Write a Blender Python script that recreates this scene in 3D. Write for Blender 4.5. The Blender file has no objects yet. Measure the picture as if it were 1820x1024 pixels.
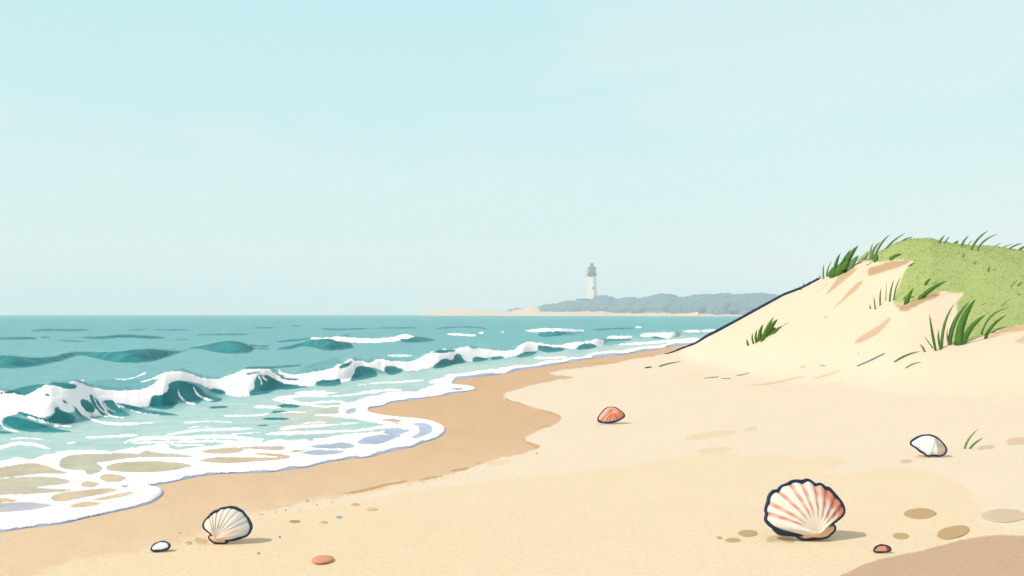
import bpy, math, random
import numpy as np
from mathutils import Vector, noise as mnoise
random.seed(4); rng = np.random.default_rng(4)
S = bpy.context.scene
COL = S.collection
# ------------------------------------------------------------------ camera
H = 0.6; F = 1820*35/36.0; CX = 910.0; HOR = 559.0; HF = H*F
cd = bpy.data.cameras.new('camera'); cam = bpy.data.objects.new('camera', cd); COL.objects.link(cam)
cam.location = (0, 0, H); cam.rotation_euler = (math.radians(90), 0, 0)
cd.lens = 35; cd.sensor_width = 36; cd.shift_y = (HOR-512.6)/1820; cd.clip_start = 0.05; cd.clip_end = 6000
S.camera = cam
# ------------------------------------------------------------------ sky and sun
SUN_EL = math.radians(48); SUN_AZ = math.radians(243)      # azimuth the light comes FROM, clockwise from +Y
w = bpy.data.worlds.new("World"); S.world = w; w.use_nodes = True
nt = w.node_tree; N = nt.nodes; L = nt.links
bg = N['Background']; bg.inputs['Strength'].default_value = 0.1
sky = N.new('ShaderNodeTexSky'); sky.sky_type = 'NISHITA'; sky.sun_disc = False
sky.sun_elevation = SUN_EL; sky.sun_rotation = SUN_AZ; sky.air_density = 1.0; sky.dust_density = 2.0
tc = N.new('ShaderNodeTexCoord'); sep = N.new('ShaderNodeSeparateXYZ'); L.new(tc.outputs['Generated'], sep.inputs[0])
ramp = N.new('ShaderNodeValToRGB'); L.new(sep.outputs['Z'], ramp.inputs[0])
def lin(c): c = c/255.0; return c/12.92 if c <= .04045 else ((c+.055)/1.055)**2.4
def LIN(r, g, b): return (lin(r), lin(g), lin(b), 1)
SKY = [(0.0, (250,255,255)), (0.035, (238,252,252)), (0.09, (224,249,248)), (0.18, (212,246,248)), (0.30, (201,243,248)), (0.5, (202,202,210)), (1.0, (198,192,202))]
cr = ramp.color_ramp
while len(cr.elements) < len(SKY): cr.elements.new(0.5)
for e, (p, c) in zip(cr.elements, SKY): e.position = p; e.color = LIN(*c)
sc10 = N.new('ShaderNodeVectorMath'); sc10.operation = 'SCALE'; sc10.inputs['Scale'].default_value = 10; L.new(ramp.outputs[0], sc10.inputs[0])
# faint high cloud
mp = N.new('ShaderNodeMapping'); mp.inputs['Scale'].default_value = (1.6, 1.6, 6); mp.inputs['Location'].default_value = (.3, .1, .4); L.new(tc.outputs['Generated'], mp.inputs[0])
ns = N.new('ShaderNodeTexNoise'); ns.inputs['Scale'].default_value = 1.5; ns.inputs['Detail'].default_value = 6; L.new(mp.outputs[0], ns.inputs[0])
mr = N.new('ShaderNodeMapRange'); mr.inputs[1].default_value = .47; mr.inputs[2].default_value = .56; mr.inputs[4].default_value = .5; L.new(ns.outputs[0], mr.inputs[0])
cm = N.new('ShaderNodeMix'); cm.data_type = 'RGBA'; L.new(mr.outputs[0], cm.inputs[0]); L.new(sc10.outputs[0], cm.inputs[6])
cm.inputs[7].default_value = tuple(10*v for v in LIN(229,249,248)[:3])+(1,)
sm = N.new('ShaderNodeMix'); sm.data_type = 'RGBA'; sm.inputs[0].default_value = .9; L.new(sky.outputs[0], sm.inputs[6]); L.new(cm.outputs[2], sm.inputs[7])
L.new(sm.outputs[2], bg.inputs[0])
sd = bpy.data.lights.new('sun', 'SUN'); sd.energy = 3.05; sd.angle = math.radians(0.6); sd.color = (1, .90, .79)
sun = bpy.data.objects.new('sun', sd); COL.objects.link(sun)
sdir = Vector((math.sin(SUN_AZ)*math.cos(SUN_EL), math.cos(SUN_AZ)*math.cos(SUN_EL), math.sin(SUN_EL)))
sun.rotation_euler = sdir.to_track_quat('Z', 'Y').to_euler()
S.view_settings.view_transform = 'Standard'; S.view_settings.look = 'None'; S.view_settings.exposure = 0; S.view_settings.gamma = 1
S.render.engine = 'CYCLES'; S.cycles.volume_bounces = 4
# ------------------------------------------------------------------ helpers
KL = (1.27, 1.25, 1.23)           # light level: turns a picture colour into the surface's own colour
def C(r, g, b): return (min(.93, lin(r)/KL[0]), min(.93, lin(g)/KL[1]), min(.93, lin(b)/KL[2]))
Z1 = lambda x, y: (x*.33204, 540+y*.33204)
ZM = {'R1': (0,540,600/1807), 'R2': (500,540,600/1807), 'R3': (1100,380,720/1820), 'R4': (730,440,720/1820), 'R5': (0,760,700/1820),
      'R6': (1240,740,580/1820), 'A': (1340,840,240/1536), 'B': (340,890,140/1434), 'Cc': (1020,700,140/1792), 'D': (1600,750,180/1820),
      'E': (240,940,380/1820), 'F': (1400,400,240/1536), 'G': (1580,400,240/1536), 'Hh': (1580,520,240/1536), 'I': (1290,540,160/1638), 'L': (960,440,180/1317), 'P': (0,0,1)}
def T(z, pts):
    ox, oy, s = ZM[z]; return np.array([(ox+p[0]*s, oy+p[1]*s) for p in pts], float)
def smooth_poly(p, closed=True, k=4):
    p = np.asarray(p, float); n = len(p); out = []
    idx = (lambda i: p[i % n]) if closed else (lambda i: p[max(0, min(n-1, i))])
    for i in range(n if closed else n-1):
        a, b, c, d = idx(i-1), idx(i), idx(i+1), idx(i+2)
        for j in range(k):
            t = j/k; out.append(.5*((2*b)+(c-a)*t+(2*a-5*b+4*c-d)*t*t+(3*b-a-3*c+d)*t**3))
    if not closed: out.append(p[-1])
    return np.array(out)
BIG = 60.0
def seg_dist(P, pts, closed, wid=None):
    m = np.full(len(P), BIG); n = len(pts)
    for i in range(n if closed else n-1):
        a = pts[i]; b = pts[(i+1) % n]; d = b-a; L2 = max(1e-9, d@d)
        t = np.clip(((P-a)@d)/L2, 0, 1); q = P-a-t[:, None]*d; e = np.sqrt((q*q).sum(1))
        if wid is not None: e = e-(wid[i]*(1-t)+wid[i+1]*t)
        m = np.minimum(m, e)
    return m
def poly_sdf(P, pts, mg=14):          # negative inside
    lo, hi = pts.min(0)-mg, pts.max(0)+mg
    k = np.where((P[:,0] > lo[0])&(P[:,0] < hi[0])&(P[:,1] > lo[1])&(P[:,1] < hi[1]))[0]
    out = np.full(len(P), BIG)
    if len(k) == 0: return out
    Q = P[k]; d = seg_dist(Q, pts, True); ins = np.zeros(len(Q), bool); n = len(pts)
    for i in range(n):
        a = pts[i]; b = pts[(i+1) % n]
        if a[1] == b[1]: continue
        c = ((a[1] > Q[:,1]) != (b[1] > Q[:,1])) & (Q[:,0] < (b[0]-a[0])*(Q[:,1]-a[1])/(b[1]-a[1])+a[0])
        ins ^= c
    out[k] = np.where(ins, -d, d); return out
def stroke_sdf(P, pts, wpx, taper=True):
    pts = smooth_poly(pts, False, 4); lo, hi = pts.min(0)-14-wpx, pts.max(0)+14+wpx
    k = np.where((P[:,0] > lo[0])&(P[:,0] < hi[0])&(P[:,1] > lo[1])&(P[:,1] < hi[1]))[0]
    out = np.full(len(P), BIG)
    if len(k):
        t = np.linspace(0, 1, len(pts)); wd = wpx/2*(np.clip(np.minimum(t, 1-t)*7, .25, 1) if taper else np.ones(len(pts)))
        out[k] = seg_dist(P[k], pts, False, wd)
    return out
def SS(a, b, x): t = np.clip((x-a)/(b-a), 0, 1); return t*t*(3-2*t)
def vnoise(x, y, seed=0):      # value noise on arrays
    xi = np.floor(x).astype(np.int64); yi = np.floor(y).astype(np.int64); fx = x-xi; fy = y-yi
    fx = fx*fx*(3-2*fx); fy = fy*fy*(3-2*fy)
    def h(a, b):
        v = (a*374761393+b*668265263+seed*1442695041) & 0xffffffff
        v = ((v ^ (v >> 13))*1274126177) & 0xffffffff
        return ((v ^ (v >> 16)) & 0xffff)/65535.0
    return (h(xi,yi)*(1-fx)+h(xi+1,yi)*fx)*(1-fy)+(h(xi,yi+1)*(1-fx)+h(xi+1,yi+1)*fx)*fy
def fbm(x, y, seed=0, o=4): return sum(vnoise(x*2**i, y*2**i, seed+i)*.5**i for i in range(o))/(2-.5**(o-1))-.5
def link(name, me, mat=None, parent=None, smooth=True):
    o = bpy.data.objects.new(name, me); COL.objects.link(o)
    if mat: me.materials.append(mat)
    if parent: o.parent = parent
    if smooth: me.polygons.foreach_set('use_smooth', [True]*len(me.polygons))
    return o
def mesh_from(name, V, Fc):
    me = bpy.data.meshes.new(name); me.from_pydata([tuple(v) for v in V], [], [tuple(f) for f in Fc]); me.update(); return me
def grid_mesh(name, V, nr, nc, keep):
    idx = np.arange(nr*nc).reshape(nr, nc)
    q = np.stack([idx[:-1,:-1], idx[:-1,1:], idx[1:,1:], idx[1:,:-1]], -1).reshape(-1, 4)
    q = q[keep[q].any(1)]
    used = np.unique(q); rm = np.full(nr*nc, -1); rm[used] = np.arange(len(used)); q = rm[q]
    me = bpy.data.meshes.new(name); me.vertices.add(len(used)); me.vertices.foreach_set('co', V[used].astype(np.float32).ravel())
    me.loops.add(q.size); me.loops.foreach_set('vertex_index', q.astype(np.int32).ravel())
    me.polygons.add(len(q)); me.polygons.foreach_set('loop_start', (np.arange(len(q))*4).astype(np.int32))
    me.update(calc_edges=True); me.validate(); return me, used
def add_f(me, nm, v):
    a = me.attributes.new(nm, 'FLOAT', 'POINT'); a.data.foreach_set('value', np.asarray(v, np.float32))
def add_c(me, v, nm='Col'):
    v = np.asarray(v, np.float32)
    if v.shape[1] == 3: v = np.hstack([v, np.ones((len(v), 1), np.float32)])
    a = me.attributes.new(nm, 'FLOAT_COLOR', 'POINT'); a.data.foreach_set('color', v.ravel())
def tag(o, label, cat, group=None):
    o['label'] = label; o['category'] = cat
    if group: o['group'] = group
    return o
def struct(o, kind='structure'): o['kind'] = kind; return o
def empty(name, loc): o = bpy.data.objects.new(name, None); COL.objects.link(o); o.location = loc; o.empty_display_size = .05; return o
def mat(name, col=None, rough=.85, spec=.15, attr=None, mott=.0, mscale=8, bump=0, bscale=200, trans=0):
    m = bpy.data.materials.new(name); m.use_nodes = True; n = m.node_tree.nodes; l = m.node_tree.links; b = n['Principled BSDF']
    b.inputs['Roughness'].default_value = rough; b.inputs['Specular IOR Level'].default_value = spec
    if attr: a = n.new('ShaderNodeAttribute'); a.attribute_name = attr; src = a.outputs['Color']
    else: rg = n.new('ShaderNodeRGB'); rg.outputs[0].default_value = (*col, 1); src = rg.outputs[0]
    t = n.new('ShaderNodeTexCoord')
    if mott:
        a1 = n.new('ShaderNodeTexNoise'); a1.inputs['Scale'].default_value = mscale; a1.inputs['Detail'].default_value = 9; a1.inputs['Roughness'].default_value = .65; l.new(t.outputs['Object'], a1.inputs[0])
        r = n.new('ShaderNodeMapRange'); r.inputs[1].default_value = .3; r.inputs[2].default_value = .7; r.inputs[3].default_value = 1-mott; r.inputs[4].default_value = 1+mott; l.new(a1.outputs[0], r.inputs[0])
        v = n.new('ShaderNodeVectorMath'); v.operation = 'SCALE'; l.new(src, v.inputs[0]); l.new(r.outputs[0], v.inputs['Scale']); src = v.outputs[0]
    l.new(src, b.inputs['Base Color'])
    if bump:
        a2 = n.new('ShaderNodeTexNoise'); a2.inputs['Scale'].default_value = bscale; a2.inputs['Detail'].default_value = 3; l.new(t.outputs['Object'], a2.inputs[0])
        bp = n.new('ShaderNodeBump'); bp.inputs['Strength'].default_value = bump; bp.inputs['Distance'].default_value = .003; l.new(a2.outputs[0], bp.inputs['Height']); l.new(bp.outputs[0], b.inputs['Normal'])
    return m
def uneven(lo, a, b, hi, step, n=26):
    mid = np.arange(a, b+.01, step); t = np.linspace(1, 0, n, endpoint=False)
    return np.concatenate([a-(a-lo)*t**3, mid, b+(hi-b)*(t[::-1])**3])
# ------------------------------------------------------------------ shoreline traced on the ground
SH = np.vstack([[(-2500,1500)], [(-700,1060)], [(-300,985)], T('R5', [(-60,495),(0,487),(100,470),(200,458),(300,445),(400,420),(500,400),(600,378),(680,358),(730,335),(752,310),(745,290),(720,280),(692,272),(760,262),(860,240),(940,225),(1040,215),(1150,212),(1250,208),(1330,198),(1430,183),(1520,162),(1600,148),(1700,140),(1760,125),(1820,108)]),
  T('R2', [(700,770),(760,745),(830,725),(870,700),(878,680),(865,655),(800,630),(720,617),(660,612),(560,602),(490,588),(465,572),(480,560),(550,548),(580,532),(640,525),(720,515),(800,502),(870,492),(940,480),(1000,470),(1040,460),(1030,448),(990,438),(940,435),(915,428),(940,412),(1000,400),(1100,388),(1200,375),(1250,362),(1330,350),(1430,335),(1560,312),(1640,300),(1720,287),(1807,278)]),
  T('R4', [(1000,475),(1100,460),(1180,445),(1240,438),(1300,428)]), [(1330,596),(1500,585),(1800,576),(2600,570),(4600,566)]])
SEA = smooth_poly(SH, False, 3)
SEA_POLY = np.vstack([SEA, [(4600,559.2),(-4600,559.2),(-4600,1500)]])
def sea_sdf(P):                # full-range version, worked through in small runs of points
    out = np.empty(len(P)); A = SEA[:-1]; B = SEA[1:]; lo = np.minimum(A, B); hi = np.maximum(A, B); PA = SEA_POLY; PB = np.roll(SEA_POLY, -1, 0)
    for c in range(0, len(P), 300):
        Q = P[c:c+300]; ql = Q.min(0)-BIG; qh = Q.max(0)+BIG; k = np.where((hi[:,0] > ql[0])&(lo[:,0] < qh[0])&(hi[:,1] > ql[1])&(lo[:,1] < qh[1]))[0]
        d = np.full(len(Q), BIG)
        if len(k):
            a = A[k]; e = B[k]-a; L2 = np.maximum((e*e).sum(1), 1e-9); qa = Q[:,None]-a[None]; t = np.clip((qa*e).sum(2)/L2, 0, 1)
            d = np.minimum(d, np.sqrt(((qa-t[...,None]*e)**2).sum(2)).min(1))
        y0 = Q[:,1].min(); y1 = Q[:,1].max(); k = np.where((np.minimum(PA[:,1], PB[:,1]) <= y1)&(np.maximum(PA[:,1], PB[:,1]) >= y0)&(PA[:,1] != PB[:,1]))[0]
        a = PA[k]; b = PB[k]; y = Q[:,1][:,None]
        cr_ = ((a[:,1] > y) != (b[:,1] > y)) & (Q[:,0][:,None] < (b[:,0]-a[:,0])*(y-a[:,1])/(b[:,1]-a[:,1])+a[:,0])
        out[c:c+300] = np.where(cr_.sum(1) % 2 == 1, -d, d)
    return out
# ------------------------------------------------------------------ dune height
SIL = np.vstack([T('R3', [(200,635),(250,622),(340,590),(400,555),(460,525),(560,470),(650,420),(740,370),(820,340),(900,297),(980,262),(1065,217),(1120,200),(1180,165),(1250,130),(1300,116),(1400,112),(1440,124),(1500,135),(1570,145),(1640,146),(1700,150),(1760,160),(1820,167)]), [(1900,452),(2100,475),(2500,500),(4300,540)]])
SXs = SIL[:,0]; SYs = SIL[:,1]
_g = np.arange(900, 4600, 4.0)
def _soft(v, n): return np.convolve(np.pad(v, n, 'edge'), np.hanning(2*n+1)/np.hanning(2*n+1).sum(), 'valid')
_yc = _soft(np.interp(_g, [1179,1460,1820,2500], [14.74,12.6,11.5,11.0]), 45); _yf = np.minimum(_soft(np.interp(_g, [1179,1230,1300,1400,1600,1820,2500], [14.0,12.0,10.2,8.6,7.4,6.9,6.6]), 18), _yc-.6)
def Ycr(x): return np.interp(x, _g, _yc)
def Yft(x): return np.interp(x, _g, _yf)
_xs = np.arange(1179, 4301, 3.0); _zc = np.maximum(0, H-(np.interp(_xs, SXs, SYs)-HOR)*Ycr(_xs)/F)
def _prof(x, Y, zc):
    c = Ycr(x); f = Yft(x); t = np.clip((Y-f)/(c-f), 0, 1); s = .55*(t*t*(3-2*t))+.45*(1-(1-t**1.6)**1.5)
    return zc*s*(1-SS(0, 6, Y-c))
for _ in range(4):
    Yg = np.linspace(7, 17, 400); zz = _prof(_xs[:,None], Yg[None], _zc[:,None]); py = (HOR-(zz-H)*F/Yg).min(1)
    want = np.interp(_xs, SXs, SYs); _zc = np.maximum(0, _zc+np.clip(py-want, -20, 20)*Ycr(_xs)/F*.9*(zz.max(1) > .02))
def ground(x, Y):
    x = np.asarray(x, float); Y = np.asarray(Y, float)
    zc = np.interp(x, _xs, _zc, left=0); z = _prof(x, Y, zc); X = (x-CX)*Y/F
    return z + (.010*fbm(X*.9+5, Y*.9, 3, 3)+.004)*SS(2, 5, Y)*0 + .012*fbm(X*1.6, Y*1.6, 7, 3)*np.clip(z*3, 0, 1)
def hit(px, py):               # where the sight line through a point of the picture meets the ground
    Yg = np.concatenate([np.arange(1.2, 18, .01), np.arange(18, 60, .1)]); p = HOR-(ground(np.full(len(Yg), px), Yg)-H)*F/Yg
    k = np.where(p <= py)[0]; i = k[0] if len(k) else int(np.argmin(p)); Y = Yg[i]
    return Vector(((px-CX)*Y/F, Y, float(ground(px, Y))))
# ------------------------------------------------------------------ sand: wet beach, dry beach and dune in one sheet
cols = uneven(-4200, -20, 1846, 4200, 2.2)
rows = np.concatenate([np.geomspace(.35, 2.0, 24, endpoint=False), HF/np.arange(HF/2.0, 159.5, -1.8), np.arange(6.65, 16.2, .038), np.geomspace(16.3, 90, 60)])
rows = np.unique(rows); nr, nc = len(rows), len(cols)
PX, YY = np.meshgrid(cols, rows); PX = PX.ravel(); YY = YY.ravel(); ZZ = ground(PX, YY)
PY = HOR-(ZZ-H)*F/YY; P = np.stack([PX, PY], 1)
sdS = sea_sdf(np.stack([PX, HOR+HF/YY], 1))
keep = sdS > -25
V = np.stack([(PX-CX)*YY/F, YY, ZZ], 1)
V[:,2] += .0035*(fbm(V[:,0]*7, V[:,1]*7, 11, 3))*np.clip(sdS/30, 0, 1)*np.clip((8-YY)/3, 0, 1)
wx, wy = V[:,0], V[:,1]
colr = np.tile(np.array(C(251,234,206)), (len(P), 1))
def paint(c, a): 
    global colr
    c = np.array(c); colr = colr*(1-a[:,None])+c[None]*a[:,None]
nz = fbm(PX*.03, PY*.06, 21, 4); nz2 = fbm(PX*.15, PY*.2, 5, 3)
# foreground tone
fore = np.vstack([[(560,905),(700,880),(850,858),(1000,842),(1100,832)], T('R6', [(0,215),(60,203),(160,205),(280,225),(440,210),(560,235),(730,228),(838,252),(700,322),(900,310),(1100,290),(1300,305),(1430,360),(1530,420),(1545,470),(1600,520),(1560,600),(1820,640)]), [(2200,960),(2200,1400),(-400,1400),(-400,1060)]])
paint(C(250,229,192), SS(3, -3, poly_sdf(P, smooth_poly(fore), 9999)+nz2*4)*.95)
paint(C(249,224,184), SS(1250, 500, PX)*SS(840, 960, PY)*.4)
paint(C(249,226,194), SS(.02, .5, ZZ)*.75)
# wet sand
wet = np.vstack([[(-900,1250)], [(-900,1060)], SEA[40:60:4]*0+np.array([[-900,900]])])
WB = np.vstack([T('R4', [(1300,425),(1240,440),(1180,464),(1110,487),(1040,497),(950,512)]), T('R2', [(1700,335),(1600,345),(1500,358),(1440,372),(1460,382),(1560,396),(1480,408),(1400,425),(1300,450),(1220,472),(1185,495),(1200,515),(1260,530),(1330,553),(1400,568),(1460,588),(1497,610),(1480,640),(1400,670),(1340,695),(1300,725),(1310,740),(1380,762),(1330,790),(1250,815),(1180,825),(1100,850),(1000,885),(870,925),(690,955),(560,980),(330,1030)]),
   T('R5', [(1480,330),(1300,365),(1100,420),(900,500),(760,545),(620,570),(500,580),(400,600),(330,615),(265,640),(150,690)]), [(-50,1060),(-900,1300),(-3000,1300),(-3000,500),(1300,500)]])
wd = poly_sdf(P, smooth_poly(WB, True, 3), 9999); 
soft = SS(880, 840, PY)*1.0
edge = np.where(PY < 845, SS(1.4, -1.4, wd+nz2*4), SS(9, -9, wd+nz2*14+nz*12))
tw = SS(690, 980, PY)[:,None]
wcol = np.array(C(227,191,151))*(1-tw)+np.array(C(241,213,175))*tw
wcol = wcol*(1+nz[:,None]*.06)
edge = edge*(ZZ < .02)
colr = colr*(1-edge[:,None])+wcol*edge[:,None]
# darker brown sand, bottom right
brown_corner = np.vstack([[(1380,1200),(1440,1060)], T('R6', [(860,862),(960,815),(1080,785),(1250,750),(1400,710),(1520,680),(1660,665),(1820,668)]), [(2300,965),(2300,1500),(1380,1500)]])
paint(C(213,181,150), SS(1.3, -1.3, poly_sdf(P, smooth_poly(brown_corner), 9999)+nz2*2.5)*.97)
# stains and streaks; brown dune patches are grass shade painted into the sand
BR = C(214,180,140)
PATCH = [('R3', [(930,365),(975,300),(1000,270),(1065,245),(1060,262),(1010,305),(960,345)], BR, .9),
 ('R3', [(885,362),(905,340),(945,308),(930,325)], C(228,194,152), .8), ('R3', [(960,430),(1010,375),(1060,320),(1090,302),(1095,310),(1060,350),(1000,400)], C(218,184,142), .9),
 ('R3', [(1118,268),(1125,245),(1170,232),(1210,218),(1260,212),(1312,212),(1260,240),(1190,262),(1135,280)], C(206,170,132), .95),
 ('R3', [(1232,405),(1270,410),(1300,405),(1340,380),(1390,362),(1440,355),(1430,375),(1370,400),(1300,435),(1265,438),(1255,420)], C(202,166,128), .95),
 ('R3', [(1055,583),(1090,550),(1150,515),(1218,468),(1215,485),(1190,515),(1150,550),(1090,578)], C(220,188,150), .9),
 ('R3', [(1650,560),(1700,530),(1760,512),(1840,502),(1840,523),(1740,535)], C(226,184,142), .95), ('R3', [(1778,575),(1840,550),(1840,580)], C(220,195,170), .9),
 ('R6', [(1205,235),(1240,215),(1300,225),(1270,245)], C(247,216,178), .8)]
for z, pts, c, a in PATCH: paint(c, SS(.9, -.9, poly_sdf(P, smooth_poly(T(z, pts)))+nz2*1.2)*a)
ST = [('R3', [(580,772),(680,765),(770,745),(845,730)], 6, C(232,200,152)), ('R3', [(875,742),(940,725),(1005,700)], 7, C(228,200,160)), ('R3', [(810,693),(843,687)], 4, BR),
 ('R3', [(300,1015),(400,995),(530,982)], 26, C(243,222,184)), ('R3', [(565,975),(622,962)], 24, C(243,222,184)), ('R6', [(0,200),(100,190),(190,182)], 30, C(243,222,184)),
 ('R6', [(1130,255),(1200,250)], 20, C(222,202,172)), ('R6', [(1560,182),(1660,170)], 24, C(224,202,172)), ('R6', [(1725,145),(1840,138)], 40, C(230,204,168)), ('R3', [(230,750),(320,728),(390,720)], 12, C(250,230,196)),
 ('R3', [(280,768),(360,752)], 8, C(250,230,196)), ('R3', [(380,835),(500,815)], 20, C(252,233,200)), ('R3', [(560,805),(650,825)], 14, C(252,232,199)), ('R3', [(750,797),(778,795)], 14, C(249,226,190)), ('R3', [(945,768),(1010,760)], 18, C(249,228,194)),
 ('R3', [(920,470),(935,463)], 7, BR), ('R3', [(1765,912),(1800,910)], 14, C(249,228,194)),
 ('R6', [(390,692),(450,680),(540,700)], 34, C(222,192,148)), ('R5', [(900,520),(960,530)], 26, C(222,190,148)),
 ('R2', [(330,1020),(450,1000),(560,972),(690,948)], 13, C(205,160,100)), ('R2', [(735,945),(870,920)], 9, C(208,164,104)), ('R2', [(905,898),(1000,882)], 11, C(205,160,100)), ('R2', [(1040,865),(1068,850)], 6, C(214,172,116)),
 ('R5', [(1260,368),(1355,360)], 5, C(222,184,130)), ('R2', [(1187,500),(1225,522),(1260,530),(1330,553)], 6, C(196,160,120)), ('R2', [(1380,568),(1460,590),(1494,608)], 7, C(208,164,114)),
 ('R2', [(1302,722),(1310,742),(1380,764),(1345,775)], 8, C(208,166,116)), ('R2', [(1380,665),(1450,655)], 4, C(208,166,116)), ('R2', [(1640,322),(1807,318)], 4, C(206,166,120)), ('R2', [(1100,860),(1230,845)], 30, C(247,222,182))]
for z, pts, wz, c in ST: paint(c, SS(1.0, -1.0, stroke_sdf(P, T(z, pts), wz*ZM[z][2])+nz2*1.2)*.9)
# turf on the dune
TURF = np.vstack([T('R3', [(1062,222),(1110,212),(1160,219),(1220,213),(1280,208),(1312,213),(1330,225),(1290,250),(1272,290),(1240,370),(1232,402),(1270,405),(1300,400),(1380,368),(1440,350),(1500,357),(1550,355),(1540,375),(1515,400),(1520,440),(1490,590),(1560,580),(1640,545),(1700,525),(1760,512),(1840,497)]), [(2100,590),(2600,590),(4300,590),(4300,300),(1500,300)]])
tsd = poly_sdf(P, TURF, 9999)
turf = (SS(1.5, -1.5, tsd+nz2*3)*(YY < 19))
tcol = np.array(C(181,198,124))[None]*(1+nz[:,None]*.12)
colr = colr*(1-turf[:,None])+tcol*turf[:,None]
colr *= (1+nz[:,None]*.03+fbm(wx*2.2, wy*2.2, 91, 5)[:,None]*.03)
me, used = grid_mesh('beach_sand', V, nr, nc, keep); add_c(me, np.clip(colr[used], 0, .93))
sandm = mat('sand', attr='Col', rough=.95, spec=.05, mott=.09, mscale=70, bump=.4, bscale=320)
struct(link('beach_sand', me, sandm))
gm = mesh_from('ground', [(-1200,-100,-.05),(1200,-100,-.05),(1200,950,-.05),(-1200,950,-.05)], [(0,1,2,3)])
struct(link('ground', gm, mat('base_sand', C(250,229,192), .95, .05, mott=.02)))
# ------------------------------------------------------------------ sea
def LST(z, l): p = T(z, [(a, b) for a, b, *_ in l]); q = T(z, [(a, c) for a, _, c in l]); return p[:,0], p[:,1], q[:,1]
BRK = [LST('R1', [(-300,500,730),(-60,480,700),(0,470,695),(60,482,692),(140,492,688),(240,438,684),(330,432,672),(400,420,655),(500,452,625),(600,465,606),(700,465,592),(780,455,580),(830,425,572),(870,385,568),(900,368,562),(980,365,548),(1040,385,538),(1100,402,526),(1180,402,510),(1260,372,500),(1330,350,495),(1390,345,488),(1440,352,478),(1490,372,468),(1560,380,458),(1660,370,446),(1760,350,434)]),
       LST('R2', [(300,335,430),(370,297,415),(430,308,402),(520,298,388),(620,310,374),(700,310,360),(740,290,355),(800,262,350),(860,245,343),(940,240,328),(1000,232,318),(1080,242,308),(1180,255,295),(1250,245,285),(1290,215,280),(1320,205,273),(1370,210,265),(1440,222,260),(1500,222,255),(1560,208,250),(1620,205,246),(1690,188,236),(1722,205,226),(1760,222,222)])]
bx = np.concatenate([b[0] for b in BRK]); bt = np.concatenate([b[1] for b in BRK]); bb = np.concatenate([b[2] for b in BRK])
WAVES = [(bx, bt, bb, .07), (*LST('R1', [(-300,268,300),(-120,272,330),(0,280,345),(60,282,348),(120,290,345),(200,295,335),(280,288,318),(340,272,305),(420,261,278),(500,262,290),(600,262,312),(700,252,318),(780,247,315),(860,252,300),(940,258,272),(985,252,256),(1040,236,240),(1100,225,250),(1160,212,262),(1220,203,268),(1290,212,268),(1340,232,262),(1360,240,246),(1440,245,247)]), .06),
   (*LST('R1', [(1490,243,246),(1566,226,243),(1616,212,228),(1686,190,238),(1746,185,252),(1806,190,250),(1856,208,245),(1891,232,236)]), .06),
   (*LST('R2', [(560,192,195),(600,186,205),(660,172,208),(720,178,208),(820,195,200)]), .05), (*LST('R2', [(1300,145,150),(1380,142,172),(1480,133,178),(1560,142,170),(1640,146,150)]), .05),
   (*LST('R4', [(1020,392,396),(1060,383,405),(1130,378,412),(1190,378,408),(1210,388,392)]), .05), (*LST('R4', [(1210,378,380),(1300,371,383),(1400,372,384),(1440,380,382)]), .05), (*LST('R1', [(430,186,188),(550,178,190),(650,166,188),(780,174,188),(890,186,188)]), .04),
   (*LST('R1', [(1000,141,142),(1055,164,171),(1335,161,169),(1400,168,169)]), .03), (*LST('R1', [(-100,184,196),(100,180,196),(200,186,190)]), .04)]
scols = uneven(-900, -30, 1420, 2700, 2.0, 20)
prow = np.concatenate([[560.15,560.5], np.arange(561, 572, .5), np.arange(572, 640, .27), np.arange(640, 790, .42), np.arange(790, 975, .9), np.geomspace(976, 1700, 30)])
srow = HF/(prow-HOR); nr2, nc2 = len(srow), len(scols)
X2, Y2 = np.meshgrid(scols, srow); X2 = X2.ravel(); Y2 = Y2.ravel(); pl = HOR+HF/Y2
wz = np.zeros(len(X2))
for (xa, ta, ba, k) in WAVES:
    sp = smooth_poly(np.stack([xa, ta, ba], 1), False, 6); o_ = np.argsort(sp[:,0]); xa, ta, ba = sp[o_,0], sp[o_,1], sp[o_,2]
    yt = np.interp(X2, xa, ta)+(fbm(X2*.09, X2*0, 61, 3)*4 if k == .07 else 0); yb = np.interp(X2, xa, ba); ed = SS(xa[0]-25, xa[0], X2)*SS(xa[-1]+15, xa[-1], X2)
    Yb = HF/(np.maximum(yb, 561)-HOR); Yc = Yb*(1+k); zc = np.clip(H-(yt-HOR)*Yc/F, 0, None)*ed
    t = (Y2-Yb)/(Yc-Yb); fr = np.sin(np.clip(t, 0, 1)*np.pi/2)**.85; bk = 1-SS(0, 3.2*k, (Y2-Yc)/Yb)
    wz = np.maximum(wz, zc*np.where(t < 1, fr, bk))
s2 = sea_sdf(np.stack([X2, pl], 1))
WX = (X2-CX)*Y2/F
rip = fbm(WX*1.3, Y2*2.2, 31, 4)*.02*np.clip((Y2-4)/8, 0, 1)*np.clip(-s2/60, 0, 1)*np.clip(40/Y2, .2, 1)
z2 = -.006+.016*np.sqrt(np.clip(-s2+1.5, 0, 8)/8)+.010*SS(-8, -70, s2)+wz+rip
PY2 = HOR-(z2-H)*F/Y2; P2 = np.stack([X2, PY2], 1)
n1 = fbm(X2*.035, PY2*.07, 41, 4); n2 = fbm(X2*.16, PY2*.22, 45, 3); n3 = fbm(X2*.33, PY2*.45, 49, 2)
def UN(shapes):
    d = np.full(len(P2), BIG)
    for s in shapes:
        if len(s) == 2: d = np.minimum(d, poly_sdf(P2, smooth_poly(T(*s))))
        else: d = np.minimum(d, stroke_sdf(P2, T(s[0], s[1]), s[2]*ZM[s[0]][2]*1.15))
    return d
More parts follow.
